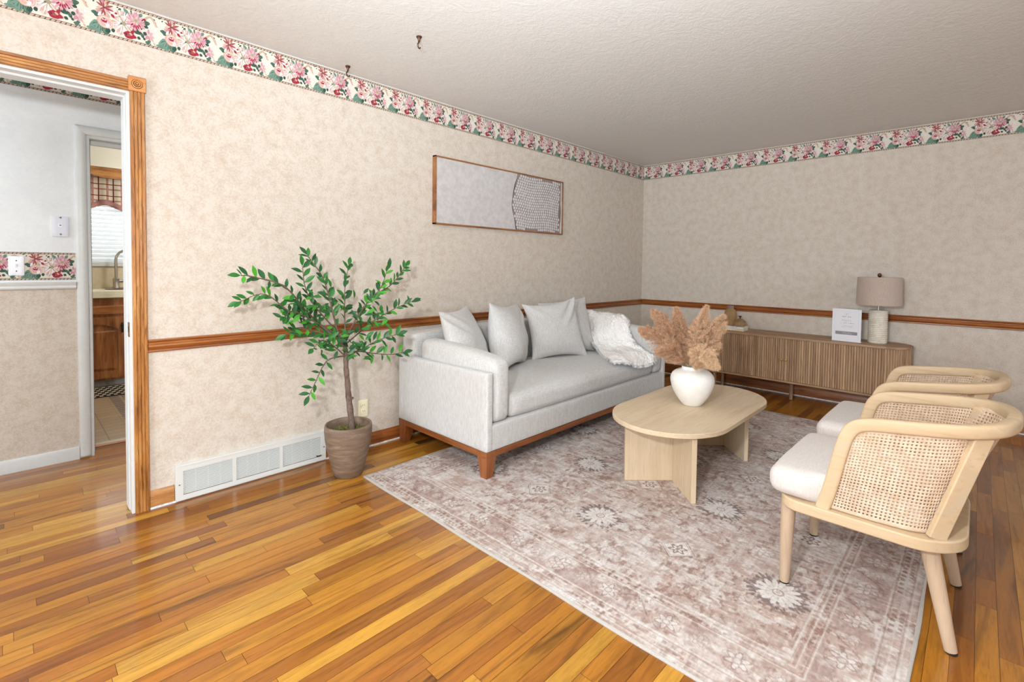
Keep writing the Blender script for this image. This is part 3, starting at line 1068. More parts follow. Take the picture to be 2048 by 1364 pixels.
def stripes(sock, period, width, off=0.0):
    a = N(nt_, 'ShaderNodeMath', operation='MULTIPLY_ADD')
    nt_.links.new(sock, a.inputs[0])
    a.inputs[1].default_value = 1 / period
    a.inputs[2].default_value = off
    f_ = N(nt_, 'ShaderNodeMath', operation='FRACT')
    nt_.links.new(a.outputs[0], f_.inputs[0])
    g = N(nt_, 'ShaderNodeMath', operation='LESS_THAN')
    nt_.links.new(f_.outputs[0], g.inputs[0])
    g.inputs[1].default_value = width
    return g.outputs[0]


c = rgb(216, 204, 184)
c = mixc(nt_, stripes(sx.outputs[0], 0.118, 0.17, 0.46), c, rgb(172, 128, 120))
c = mixc(nt_, stripes(sx.outputs[2], 0.118, 0.13, 0.46), c, rgb(172, 128, 120))
c = mixc(nt_, stripes(sx.outputs[0], 0.118, 0.085), c, rgb(112, 36, 34))
c = mixc(nt_, stripes(sx.outputs[2], 0.118, 0.075), c, rgb(104, 34, 32))
nt_.links.new(c, b_.inputs['Base Color'])
b_.inputs['Roughness'].default_value = 0.9
va = thing('window_valance', 'red and cream plaid valance above the kitchen blind', 'curtain', (1.0, YW - 0.11, 1.78))


def hem(x):
    return 0.030 * math.cos((x + 0.30) * 2 * PI / 0.36)


rows = []
for i in range(9):
    q = i / 8
    rows.append([(-0.95 + 1.9 * j / 96, 0.018 * math.sin(j * 1.1) * (1 - q), (0.02 + hem(-0.95 + 1.9 * j / 96)) * (1 - q) + 0.40 * q) for j in range(97)])
mb = MB()
mb.grid(rows)
o = mb.build('cloth', m_, va, sharp=180)
s_ = o.modifiers.new('solid', 'SOLIDIFY')
s_.thickness = 0.004
mb = MB()
mb.grid([[(-0.95 + 1.9 * j / 96, 0.018 * math.sin(j * 1.1) - 0.003, 0.02 + hem(-0.95 + 1.9 * j / 96) + dz) for j in range(97)] for dz in (-0.028, 0.028)])
o = mb.build('hem_band', plain('mauve_band', rgb(176, 130, 124), 0.9), va, sharp=180)
s_ = o.modifiers.new('solid', 'SOLIDIFY')
s_.thickness = 0.006

# scalloped oak board between wall cabinets
sb = []
for j in range(61):
    x = 0.2 + 1.6 * j / 60
    k = abs(((x - 0.16) % 0.62) / 0.62 - 0.5) * 2
    sb.append((x, 2.048 + 0.05 * max(0.0, 1 - k * 1.5) ** 1.2))
mb = MB()
poly = [(0.2, 2.150), ] + sb + [(1.8, 2.150)]
vsA = [(x, 6.24, z) for x, z in poly]
vsB = [(x, 6.262, z) for x, z in poly]
mb2 = MB()
n_ = len(sb)
for j in range(n_ - 1):
    (xa, za), (xb, zb) = sb[j], sb[j + 1]
    mb2.hexa([(xa, 6.24, za), (xb, 6.24, zb), (xb, 6.262, zb), (xa, 6.262, za)], [(xa, 6.24, 2.15), (xb, 6.24, 2.15), (xb, 6.262, 2.15), (xa, 6.262, 2.15)])
bm_ = mb2.build('valance_board', MAT['oak_x'], smooth=False)
tag(bm_, 'scalloped oak board under the kitchen soffit', 'board')
ul = thing('under_cabinet_light', 'small white light fixture under the scalloped oak board', 'light', (0.92, 6.40, 2.095))
mb = MB()
rbox(mb, 0.42, 0.09, 0.05, 0.02, (0, 0, 0.03), 6)
mb.build('housing', MAT['white_plastic'], ul)
mb = MB()
mb.lathe([(0.0, -0.006), (0.02, -0.004), (0.026, 0.006), (0.026, 0.012)], 16, -0.16, -0.02)
mb.build('lens', plain('lens_glass', rgb(230, 230, 225), 0.1), ul)

# base cabinet, one bay
kc = thing('base_cabinet', 'oak kitchen base cabinet with arched door under the sink', 'cabinet', (0.56, 6.08, 0.0))
mb = MB()
mb.box(-0.65, 1.4, 0.0, 0.5, 0.07, 0.868)
mb.build('body', MAT['cab_z'], kc, bevel=0.002)
mb = MB()
mb.box(-0.65, 1.4, 0.06, 0.5, 0.0, 0.07)
mb.build('toe_kick', mottled('toe_vinyl', rgb(150, 150, 152), rgb(190, 190, 190), 8, 0.5), kc)
mb = MB()
mb.box(-0.20, 0.235, -0.018, 0.0, 0.712, 0.795)
mb.build('drawer', MAT['cab_x'], kc, bevel=0.004)


def arch_door(x0, x1, z0, z1):
    mb = MB()
    st = 0.062
    mb.box(x0, x0 + st, -0.02, 0, z0, z1)
    mb.box(x1 - st, x1, -0.02, 0, z0, z1)
    mb.box(x0 + st, x1 - st, -0.02, 0, z0, z0 + st)
    # arched top rail
    n = 20
    ar = [(x0 + st + (x1 - x0 - 2 * st) * i / n, z1 - st - 0.055 + 0.05 * math.sin(PI * i / n) ** 1.3 if 0 < i < n else z1 - st - 0.055) for i in range(n + 1)]
    mb.prism(ar + [(x1 - st, z1), (x0 + st, z1)], -0.02, 0, fn=lambda a, b, h: (a, h, b))
    # raised panel
    mb.box(x0 + st, x1 - st, -0.006, 0, z0 + st, z1 - st)
    mb.hexa([(x0 + st + .012, -0.007, z0 + st + .012), (x1 - st - .012, -0.007, z0 + st + .012), (x1 - st - .012, -0.007, z1 - st - .07), (x0 + st + .012, -0.007, z1 - st - .07)],
            [(x0 + st + .035, -0.016, z0 + st + .035), (x1 - st - .035, -0.016, z0 + st + .035), (x1 - st - .035, -0.016, z1 - st - .085), (x0 + st + .035, -0.016, z1 - st - .085)])
    return mb


dr = arch_door(-0.20, 0.235, 0.092, 0.685).build('door', MAT['cab_z'], kc, smooth=False)
mb = MB()
mb.box(0.196, 0.212, -0.028, -0.02, 0.53, 0.625)
mb.lathe([(0, 0), (0.012, 0.004), (0.014, 0.01), (0.008, 0.02), (0, 0.022)], 10)
vv = mb.v[8:]
mb.v[8:] = [(0.204 + p[0] * 1.1, -0.03 - p[2], 0.60 + p[1]) for p in vv]
mb.tube([(0.204, -0.03, 0.61), (0.204, -0.05, 0.60), (0.204, -0.052, 0.575), (0.204, -0.048, 0.555), (0.204, -0.03, 0.545)], 0.006, 8)
mb.build('handle', MAT['black'], dr)
mb = MB()
mb.box(-0.1, 2.0, 6.035, YW - 0.001, 0.870, 0.942)
ct = tag(mb.build('countertop', mottled('laminate', rgb(214, 206, 182), rgb(228, 220, 198), 12, 0.35, 120, 0.5), bevel=0.008), 'beige laminate countertop over the oak cabinet', 'countertop')
mb = MB()
mb.box(-0.1, 2.0, YW - 0.017, YW - 0.001, 0.9425, WZ0 - 0.0285)
tag(mb.build('backsplash', mottled('backsplash_laminate', rgb(200, 184, 156), rgb(214, 200, 174), 10, 0.4, 90, 0.6), bevel=0.002), 'tan backsplash between countertop and kitchen window sill', 'backsplash')
mb = MB()
mb.lathe([(0.20, 0.0), (0.215, 0.001), (0.22, 0.006), (0.21, 0.009), (0.19, 0.004), (0.18, -0.0), (0.0, -0.0)], 40)
mb.v = [(p[0] * 1.15, p[1] * 0.95, p[2]) for p in mb.v]
sk = mb.build('sink', MAT['steel'], loc=(0.915, 6.33, 0.9425))
tag(sk, 'round steel sink rim set in the beige countertop', 'sink')
fa = thing('faucet', 'tall brushed nickel gooseneck faucet at the kitchen sink', 'faucet', (0.775, 6.50, 0.942), 0)
mb = MB()
mb.lathe([(0.034, 0.004), (0.034, 0.012), (0.026, 0.03), (0.028, 0.09), (0.03, 0.10), (0.026, 0.106), (0.018, 0.115)], 20)
mb.build('body', MAT['steel'], fa)
mb = MB()
gp = [(0, 0, 0.10), (0, 0, 0.3)] + [(0.10 - 0.10 * math.cos(a), 0, 0.3 + 0.105 * math.sin(a)) for a in [PI * i / 12 for i in range(1, 13)]] + [(0.2, 0, 0.22)]
mb.tube(gp, 0.0135, 12)
mb.build('spout', MAT['steel'], fa)
mb = MB()
mb.tube([(0.02, 0, 0.075), (0.085, 0, 0.078)], 0.014, 10)
mb.tube([(0.08, 0, 0.085), (0.085, 0, 0.17)], 0.006, 8)
mb.build('handle', MAT['steel'], fa)
# kitchen mat, black with cream bars
mm, mnt, mbs = new_mat('mat_weave')
v_ = coords(mnt)
bk = N(mnt, 'ShaderNodeTexBrick')
bk.offset = 0.5
bk.inputs['Color1'].default_value = rgb(206, 190, 168)
bk.inputs['Color2'].default_value = rgb(196, 180, 156)
bk.inputs['Mortar'].default_value = rgb(28, 24, 24)
bk.inputs['Scale'].default_value = 1.0
bk.inputs['Brick Width'].default_value = 0.05
bk.inputs['Row Height'].default_value = 0.062
bk.inputs['Mortar Size'].default_value = 0.0125
bk.inputs['Mortar Smooth'].default_value = 0.0
mnt.links.new(v_.outputs[0], bk.inputs['Vector'])
mnt.links.new(bk.outputs['Color'], mbs.inputs['Base Color'])
mbs.inputs['Roughness'].default_value = 0.95
mb = MB()
mb.box(-0.45, 0.75, 0, 0.42, 0, 0.008)
tag(mb.build('floor_mat', mm, loc=(0.56, 5.63, 0.004), bevel=0.003), 'black and cream patterned mat in front of the kitchen cabinet', 'mat')

# ------------------------------------------------------------------ wall plates
sw = thing('light_switch', 'white light switch on the flowered hallway border', 'switch', (0.029, YH, 1.195))
mb = MB()
rbox(mb, 0.066, 0.010, 0.112, 0.004, (0, -0.004, 0), 6)
mb.build('plate', MAT['white_plastic'], sw)
mb = MB()
mb.hexa([(-0.005, -0.008, -0.011), (0.005, -0.008, -0.011), (0.005, -0.008, 0.011), (-0.005, -0.008, 0.011)], [(-0.004, -0.012, 0.0), (0.004, -0.012, 0.0), (0.004, -0.019, 0.012), (-0.004, -0.019, 0.012)])
mb.build('toggle', MAT['white_plastic'], sw, bevel=0.001)
for dz in (-0.03, 0.03):
    mb = MB()
    mb.lathe([(0.0035, 0.0), (0.003, 0.0015), (0, 0.002)], 10)
    mb.v = [(p[0], -0.0088 - p[2], p[1] + dz) for p in mb.v]
    mb.build('screw', MAT['slot'], sw)
pj = thing('phone_jack', 'grey-white telephone wall plate beside the kitchen doorway', 'wall plate', (0.218, YH, 1.433))
mb = MB()
rbox(mb, 0.076, 0.010, 0.124, 0.003, (0, -0.004, 0), 6)
mb.box(-0.037, 0.037, -0.0095, -0.0085, -0.004, -0.0025)
mb.build('plate', plain('grey_plastic', rgb(214, 217, 228), 0.4), pj)
mb = MB()
mb.box(-0.010, 0.010, -0.0098, -0.008, -0.002, 0.016)
mb.build('socket', MAT['white_plastic'], pj, bevel=0.001)
mb = MB()
mb.box(-0.0045, 0.0045, -0.0102, -0.009, 0.005, 0.010)
mb.build('socket_opening', MAT['slot'], pj)
for dz in (-0.046, 0.053):
    mb = MB()
    mb.lathe([(0.0055, 0.0), (0.005, 0.003), (0.0025, 0.0045), (0, 0.005)], 12)
    mb.v = [(p[0], -0.0088 - p[2], p[1] + dz) for p in mb.v]
    mb.build('screw', MAT['steel'], pj)
ou = thing('power_outlet', 'ivory electrical outlet on the wall behind the potted tree', 'outlet', (1.625, YB, 0.268))
mb = MB()
rbox(mb, 0.07, 0.009, 0.115, 0.004, (0, -0.004, 0), 6)
mb.build('plate', MAT['ivory'], ou)
for dz in (-0.02, 0.02):
    mb = MB()
    pf = [(0.0165 * math.cos(a), max(-0.012, min(0.012, 0.0165 * math.sin(a)))) for a in [2 * PI * i / 24 for i in range(24)]]
    mb.prism(pf, 0.0, 0.002, fn=lambda a, b, h: (a, -0.008 - h, b + dz))
    rc = mb.build('receptacle', MAT['ivory'], ou, bevel=0.0006)
    for xx in (-0.0062, 0.0062):
        mb = MB()
        mb.box(xx - 0.0011, xx + 0.0011, -0.0104, -0.009, dz - 0.002, dz + 0.0075)
        mb.build('slot', MAT['slot'], rc)

# ------------------------------------------------------------------ air return grille
gr = thing('return_grille', 'long white metal air return grille low on the wall', 'vent', (0.964, YB, 0.0))
GX0, GX1, GZ0, GZ1 = -0.394, 0.394, 0.006, 0.190
mb = MB()
T = 0.026
for (a, b, c_, d) in ((GX0, GX1, GZ0, GZ0 + 0.026), (GX0, GX1, GZ1 - 0.034, GZ1), (GX0, GX0 + 0.034, GZ0 + 0.026, GZ1 - 0.034), (GX1 - 0.030, GX1, GZ0 + 0.026, GZ1 - 0.034)):
    mb.box(a, b, -T, -T + 0.008, c_, d)
PW = (GX1 - GX0 - 0.064 - 2 * 0.018) / 3
xs = []
x = GX0 + 0.034
for i in range(3):
    xs.append((x, x + PW))
    x += PW
    if i < 2:
        mb.box(x, x + 0.018, -T, -T + 0.008, GZ0 + 0.026, GZ1 - 0.034)
    x += 0.018
mb.box(GX0, GX0 + 0.003, -T + 0.008, 0, GZ0, GZ1)
mb.box(GX1 - 0.003, GX1, -T + 0.008, 0, GZ0, GZ1)
mb.box(GX0 + 0.003, GX1 - 0.003, -T + 0.008, 0, GZ1 - 0.003, GZ1)
mb.box(GX0 + 0.004, GX1 - 0.004, -T - 0.0025, -T, GZ1 - 0.010, GZ1 - 0.004)
mb.build('frame', MAT['white_metal'], gr, smooth=False)
mb = MB()
mb.box(GX0 + 0.01, GX1 - 0.01, -0.003, -0.001, GZ0 + 0.01, GZ1 - 0.01)
mb.build('backing', plain('louver_gap_shade', rgb(84, 82, 80), 0.8), gr)  # dark sheet standing in for the shade between the louvers
for (a, b) in xs:
    mb = MB()
    z = GZ0 + 0.030
    while z < GZ1 - 0.036:
        mb.hexa([(a, -T + 0.002, z), (b, -T + 0.002, z), (b, -T + 0.003, z + 0.0012), (a, -T + 0.003, z + 0.0012)],
                [(a, -T + 0.007, z + 0.0030), (b, -T + 0.007, z + 0.0030), (b, -T + 0.008, z + 0.0042), (a, -T + 0.008, z + 0.0042)])
        z += 0.0076
    for k in range(1, 4):
        xm = a + (b - a) * k / 4
        mb.box(xm - 0.0008, xm + 0.0008, -T + 0.010, -T + 0.018, GZ0 + 0.028, GZ1 - 0.036)
    mb.build('louvers', MAT['white_metal'], gr, smooth=False)
for (sx_, sz_) in ((GX0 + 0.017, 0.088), (GX1 - 0.012, 0.088)):
    mb = MB()
    mb.lathe([(0.004, 0.0), (0.0035, 0.0015), (0, 0.002)], 10)
    mb.v = [(p[0] + sx_, -T - p[2], p[1] + sz_) for p in mb.v]
    mb.build('screw', MAT['steel'], gr)
mb = MB()
mb.tube([(GX1 - 0.062, -T - 0.003, GZ0 + 0.036), (GX1 - 0.045, -T - 0.008, GZ0 + 0.034), (GX1 - 0.034, -T - 0.008, GZ0 + 0.037)], 0.0032, 8)
mb.build('lever', MAT['black'], gr)

# ------------------------------------------------------------------ ceiling hooks
for i, (hx, hy, lab) in enumerate(((1.532, 2.185, 'brown swag hook screwed into the open ceiling'), (1.462, 2.83, 'brown swag hook on the ceiling just above the flowered border'))):
    hk = thing('ceiling_hook', lab, 'hook', (hx, hy, H), 0.5, 'swag hooks on the ceiling')
    mb = MB()
    mb.lathe([(0.0145, 0.0), (0.0155, -0.004), (0.012, -0.008), (0.007, -0.014), (0.006, -0.026), (0, -0.027)], 16)
    mb.build('base', MAT['bronze'], hk)
    mb = MB()
    hp = smoothpath([(0, 0, -0.022), (-0.004, 0, -0.034), (-0.013, 0, -0.043), (-0.014, 0, -0.055), (-0.004, 0, -0.062), (0.010, 0, -0.059), (0.015, 0, -0.050)], 18)
    mb.tube(hp, [0.0042 - 0.0014 * i_ / 17 for i_ in range(18)], 8)
    mb.build('hook', MAT['bronze'], hk)

# ------------------------------------------------------------------ framed picture
pc = thing('framed_picture', 'long thin oak-framed abstract picture above the sofa', 'picture', (2.94, YB, 1.782))
PX, PZ, D = 0.757, 0.252, 0.038
mb = MB()
for (a, b, c_, d) in ((-PX, -PX + 0.011, -PZ, PZ), (PX - 0.011, PX, -PZ, PZ), (-PX, PX, -PZ, -PZ + 0.011), (-PX, PX, PZ - 0.011, PZ)):
    mb.box(a, b, -D, -0.002, c_, d)
mb.build('frame', wood('picture_oak', rgb(166, 112, 68), rgb(148, 95, 54), rgb(118, 72, 40), 'x', 0.45, 2, 0.4), pc, bevel=0.0012)
mb = MB()
cy = -D + 0.007
mb.add([(-PX + .01, cy, -PZ + .01), (PX - .01, cy, -PZ + .01), (PX - .01, cy, PZ - .01), (-PX + .01, cy, PZ - .01)], [(0, 1, 2, 3)], 0)


def edge_x(z):
    t = (z + PZ) / (2 * PZ)
    return 0.118 + 0.0 - 0.055 * math.sin(PI * min(1, t * 1.05)) ** 1.2 + 0.035 * (t > .8) * (t - .8) * 2 + 0.006 * math.sin(t * 11)


n_ = 40
zz = [-PZ + .012 + (2 * PZ - .024) * i / n_ for i in range(n_ + 1)]
right_x = PX - 0.062
left = [(edge_x(z), z) for z in zz]
rightp = [(PX - 0.045 + 0.014 * ((z + PZ) / (2 * PZ)), z) for z in zz]
rows = [[(l[0], cy - 0.0006, l[1]), (r_[0], cy - 0.0006, r_[1])] for l, r_ in zip(left, rightp)]
mb.grid(rows, 1, flip=False)
mb.grid([[(l[0] - 0.001 - 0.007 * max(0, math.sin((i / n_) * 9 + 1.2)), cy - 0.0010, l[1]), (l[0] + 0.002, cy - 0.0010, l[1])] for i, l in enumerate(left)], 3)
mb.grid([[(r_[0] - 0.002, cy - 0.0010, r_[1]), (r_[0] + 0.001 + 0.008 * max(0, math.sin((i / n_) * 7 - 1)), cy - 0.0010, r_[1])] for i, r_ in enumerate(rightp)], 3)
rnd = random.Random(4)
pitch = 0.0285
iz = 0
z = -PZ + 0.024
while z < PZ - 0.018:
    x = 0.02 + (iz % 2) * pitch / 2
    while x < PX - 0.03:
        xw = x + 0.006 * math.sin(z * 19 + x * 5)
        zw = z + 0.006 * math.sin(x * 15)
        if abs(zw) < PZ - 0.022 and xw > edge_x(zw) + 0.014 and xw < PX - 0.062 + 0.014 * ((zw + PZ) / (2 * PZ)):
            a0 = rnd.uniform(0, 1)
            R_ = 0.0128 * rnd.uniform(.9, 1.06)
            q = [(xw + R_ * rnd.uniform(.88, 1.08) * math.cos(a0 + 2 * PI * j / 9), cy - 0.0012, zw + R_ * rnd.uniform(.88, 1.08) * math.sin(a0 + 2 * PI * j / 9)) for j in range(9)]
            mb.add(q, [tuple(range(9))], 2)
        x += pitch * rnd.uniform(.94, 1.06)
    z += pitch * 0.84
    iz += 1
mb.build('canvas', [mottled('canvas_grey', rgb(188, 183, 182), rgb(204, 200, 199), 24, 0.9, 220, 0.9, 0.05), plain('canvas_taupe', rgb(142, 127, 122), 0.9), plain('canvas_white', rgb(204, 201, 201), 0.9), plain('canvas_ink', rgb(62, 50, 58), 0.9)], pc, smooth=False, recalc=False)

# ------------------------------------------------------------------ rug
def fade(t):
    return t * t * (3 - 2 * t)


def vnoise(U, V, fu, fv, seed):
    """smooth value noise sampled at arrays U,V (metres) with lattice frequencies fu, fv"""
    g = np.random.default_rng(seed)
    T_ = g.random((256, 256))
    x, y = U * fu + 1000, V * fv + 1000
    xi, yi = np.floor(x).astype(int), np.floor(y).astype(int)
    tx, ty = fade(x - xi), fade(y - yi)
    a = T_[yi % 256, xi % 256]
    b = T_[yi % 256, (xi + 1) % 256]
    c = T_[(yi + 1) % 256, xi % 256]
    d = T_[(yi + 1) % 256, (xi + 1) % 256]
    return (a * (1 - tx) + b * tx) * (1 - ty) + (c * (1 - tx) + d * tx) * ty


def fbm(U, V, fq, seed, o=4, stretch=1.0):
    s, amp, tot = 0, 1.0, 0
    for i in range(o):
        s = s + amp * vnoise(U, V, fq * 2 ** i, fq * stretch * 2 ** i, seed + i)
        tot += amp
        amp *= 0.55
    return s / tot


RX0, RX1, RY0, RY1 = 1.402, 4.50, 0.118, 2.518


def build_rug():
    dx = 0.0037
    nx, ny = int((RX1 - RX0) / dx), int((RY1 - RY0) / dx)
    u_ = np.linspace(0, RX1 - RX0, nx)
    v_ = np.linspace(0, RY1 - RY0, ny)
    U, V = np.meshgrid(u_, v_)
    Wd, Ht = RX1 - RX0, RY1 - RY0
    dist = np.minimum(np.minimum(U, Wd - U), np.minimum(V, Ht - V))
    cream = np.array([234, 228, 224.0])
    mauve = np.array([203, 180, 170.0])
    brown = np.array([146, 112, 100.0])
    white = np.array([240, 236, 232.0])
    slate = np.array([150, 146, 150.0])
    wu = U + 0.010 * (fbm(U, V, 9, 21) - .5)
    wv = V + 0.010 * (fbm(U, V, 9, 31) - .5)
    ab = fbm(U, V, 2.2, 1, 4)
    md = fbm(U, V, 11, 50, 4)
    fine = fbm(U, V, 60, 90, 3)
    hor = vnoise(U, V, 16, 130, 70) * .6 + vnoise(U, V, 40, 210, 71) * .4
    m = np.clip((ab * .25 + md * .35 + fbm(U, V, 26, 55, 3) * .25 + fine * .15 - .44) * 4.6 + .45, 0, 1)
    C = cream + (mauve - cream) * m[..., None]

    def lay(mask, col, amt):
        nonlocal C
        k = np.clip(mask, 0, 1)[..., None] * amt
        C = C * (1 - k) + col * k
    worn = np.clip((fbm(U, V, 7, 300, 4) - .36) * 5, 0, 1)           # where the pattern still shows
    inner = dist > 0.275
    field = np.clip((dist - .275) / .01, 0, 1)
    # arabesque contour lines in the field
    sw1 = fbm(wu, wv, 5.5, 400, 2)
    ln = np.abs(np.sin(sw1 * 34)) < .16
    lay(ln * worn * field, brown, .30)
    sw2 = fbm(wu, wv, 8.0, 500, 2)
    lay((np.abs(np.sin(sw2 * 30 + 1)) < .13) * worn * field, white, .55)
    st = vnoise(U, V, 95, 30, 810) * .55 + vnoise(U, V, 50, 18, 811) * .45
    lay(np.clip((st - .62) * 9, 0, 1) * np.clip((fbm(U, V, 4, 820, 3) - .32) * 4, 0, 1), np.array([158, 124, 112.0]), .45)
    st = vnoise(U, V, 90, 26, 830) * .55 + vnoise(U, V, 46, 16, 831) * .45
    lay(np.clip((st - .62) * 9, 0, 1), white, .6)
    # brown flecks
    fl = np.clip((fbm(U, V, 38, 600, 3, 1.6) - .60) * 14, 0, 1)
    lay(fl * worn, brown, .55)
    fl = np.clip((fbm(U, V, 30, 640, 3, .7) - .62) * 14, 0, 1)
    lay(fl, white, .6)

    def polar(cx, cy):
        a, b = wu - cx, wv - cy
        return np.hypot(a, b), np.arctan2(b, a), a, b

    def star(cx, cy, R, n=16):
        rr, th, a, b = polar(cx, cy)
        pet = R * (.62 + .38 * np.abs(np.cos(th * n / 2)))
        spike = R * 1.45 * (.70 + .30 * np.abs(np.cos(th * n + .4)))
        nz = np.clip((fine - .42) * 9, 0, 1)
        lay((rr < spike) * (rr > pet) * nz, np.array([126, 112, 112.0]), .72)
        lay(rr < pet, white, .85)
        lay((rr < pet * .96) * (np.abs(np.sin(th * n / 2 + PI / 2 * 0)) > .96) * (rr > R * .3), mauve, .6)
        lay((rr < R * .26) * (rr > R * .18), brown, .5)
        lay(rr < R * .10, mauve, .6)

    def rosette(cx, cy, R, n=6, amt=.75):
        rr, th, a, b = polar(cx, cy)
        lay(rr < R * (.95 + .12 * np.cos(th * n)), cream, .35 * amt)
        pr_ = R * (.72 + .24 * np.cos(th * n))
        lay((np.abs(rr - pr_) < R * .085), brown, .75 * amt)
        lay((rr < pr_ - R * .1), white, .8 * amt)
        lay((np.abs(rr - R * .3) < R * .07), brown, .6 * amt)
        lay((np.abs(rr - R * 1.12) < R * .06), brown, .35 * amt)

    def diamond(cx, cy, A, B):
        rr, th, a, b = polar(cx, cy)
        s = np.abs(a) / A + np.abs(b) / B
        lay((s < 1.0), white, .85)
        lay((np.abs(s - .88) < .035), mauve, .8)
        lay((np.abs(s - 1.02) < .035), brown, .55)
        pr_ = min(A, B) * (.36 + .12 * np.cos(th * 6))
        lay((np.abs(rr - pr_) < .006), brown, .75)
        lay((rr < .009), brown, .6)
    colx = [0.597 + .49 * i for i in range(-1, 6)]
    for i, cx in enumerate(colx):
        for j in range(-1, 7):
            cy = 2.395 - .118 - .396 * j - .3
            cy = 1.980 - .396 * j
            if cx < .33 or cx > Wd - .33 or cy < .33 or cy > Ht - .33:
                continue
            if (i + j) % 2 == 1:
                star(cx, cy, .082, 16 if j % 2 else 14)
            else:
                diamond(cx, cy, .078, .074)
            rosette(cx + .245, cy + .13, .045, 6, .5)
            rosette(cx + .20, cy - .12, .030, 5, .45)
            rosette(cx + .11, cy + .20, .034, 8, .4)
            rosette(cx - .12, cy + .09, .024, 6, .4)
    # borders
    for d0, wdt, col, a in ((.022, .003, white, .6), (.030, .0025, brown, .35), (.052, .003, white, .6), (.078, .0025, brown, .4), (.086, .003, white, .7), (.222, .003, white, .7), (.230, .0025, brown, .4), (.252, .003, white, .7), (.262, .0025, brown, .35), (.275, .0035, white, .7)):
        lay(np.abs(dist - d0) < wdt, col, a * .8)
    # coordinate running along the border
    s = np.where(np.minimum(U, Wd - U) < np.minimum(V, Ht - V), V, U)
    sw_ = np.where(np.minimum(U, Wd - U) < np.minimum(V, Ht - V), wv, wu)
    small = (np.abs(np.sin(s * PI / .024)) > .72)
    lay(small * ((dist > .034) & (dist < .048)) * worn, brown, .5)
    lay((np.abs(np.sin(s * PI / .034 + .6)) > .72) * ((dist > .058) & (dist < .074)) * worn, brown, .55)
    lay((np.abs(np.sin(s * PI / .028 + .2)) > .75) * ((dist > .236) & (dist < .248)) * worn, brown, .6)
    main = (dist > .09) & (dist < .218)
    lay(main * np.clip((md - .45) * 5, 0, 1), np.array([178, 152, 146.0]), .45)
    arc = np.abs(dist - (.155 + .045 * np.sin(sw_ * 2 * PI / .235)))
    lay(main * (arc < .005) * worn * (fine > .45), brown, .4)
    step = .1175
    for edge in range(4):
        L = Ht if edge < 2 else Wd
        k = 0
        q = .155
        while q < L - .12:
            big = k % 2 == 0
            R = .044 if big else .030
            c = {0: (.155, q), 1: (Wd - .155, q), 2: (q, .155), 3: (q, Ht - .155)}[edge]
            rosette(c[0], c[1], R, 6 if big else 5, .6 if big else .42)
            q += step
            k += 1
    # weft texture and worn bright band
    C = C * (1 + (hor - .5)[..., None] * .13) * (1 + (vnoise(U, V, 150, 240, 77) - .5)[..., None] * .12)
    C = np.clip(C, 0, 255) / 255
    Lc = np.where(C <= .04045, C / 12.92, ((C + .055) / 1.055) ** 2.4) * .73
    zt = .007 + .0006 * (fine - .5)
    # the edge ripples a little, as a rug fresh from its roll does
    X = RX0 + U + np.where(U < .02, .003 * np.sin(V * 7), 0)
    Y = RY0 + V
    n = nx * ny
    co = np.empty((n, 3), np.float32)
    co[:, 0], co[:, 1], co[:, 2] = X.ravel(), Y.ravel(), zt.ravel()
    idx = np.arange(n).reshape(ny, nx)
    F = np.stack([idx[:-1, :-1], idx[:-1, 1:], idx[1:, 1:], idx[1:, :-1]], -1).reshape(-1, 4)
    me = bpy.data.meshes.new('pile')
    me.vertices.add(n)
    me.vertices.foreach_set('co', co.ravel())
    me.loops.add(F.size)
    me.loops.foreach_set('vertex_index', F.ravel().astype(np.int32))
    me.polygons.add(len(F))
    me.polygons.foreach_set('loop_start', np.arange(0, F.size, 4, dtype=np.int32))
    me.polygons.foreach_set('use_smooth', np.ones(len(F), dtype=bool))
    me.update(calc_edges=True)
    at = me.attributes.new('weave', 'FLOAT_COLOR', 'POINT')
    col = np.ones((n, 4), np.float32)
    col[:, :3] = Lc.reshape(-1, 3)
    at.data.foreach_set('color', col.ravel())
    me.materials.append(attr_mat('rug_pile', 'weave', 0.97, 0.35, 500))
    root = thing('area_rug', 'large faded mauve and cream oriental-style rug on the oak floor', 'rug', (0, 0, 0))
    o = bpy.data.objects.new('pile', me)
    COL.objects.link(o)
    o.parent = root
    mb = MB()
    e = .007
    N_ = 60
    P = []
    loop = [(RX0 + (RX1 - RX0) * i / N_, RY0) for i in range(N_)] + [(RX1, RY0 + (RY1 - RY0) * i / N_) for i in range(N_)] + [(RX1 - (RX1 - RX0) * i / N_, RY1) for i in range(N_)] + [(RX0, RY1 - (RY1 - RY0) * i / N_) for i in range(N_)]
    cxr, cyr = (RX0 + RX1) / 2, (RY0 + RY1) / 2
    rows = []
    for x, y in loop + loop[:1]:
        sx_, sy_ = (1 if x >= RX1 - 1e-6 else (-1 if x <= RX0 + 1e-6 else 0)), (1 if y >= RY1 - 1e-6 else (-1 if y <= RY0 + 1e-6 else 0))
        wob = .0025 * math.sin((x + y) * 9)
        rows.append([(x - sx_ * .004, y - sy_ * .004, .0085), (x + sx_ * (e * .6 + wob), y + sy_ * (e * .6 + wob), .0078), (x + sx_ * (e + wob), y + sy_ * (e + wob), .004), (x + sx_ * (e * .8 + wob), y + sy_ * (e * .8 + wob), .0003)])
    mb.grid(rows)
    mb.build('binding', fabric('rug_binding', rgb(186, 181, 174), rgb(166, 160, 153), 500), root, sharp=180)


build_rug()

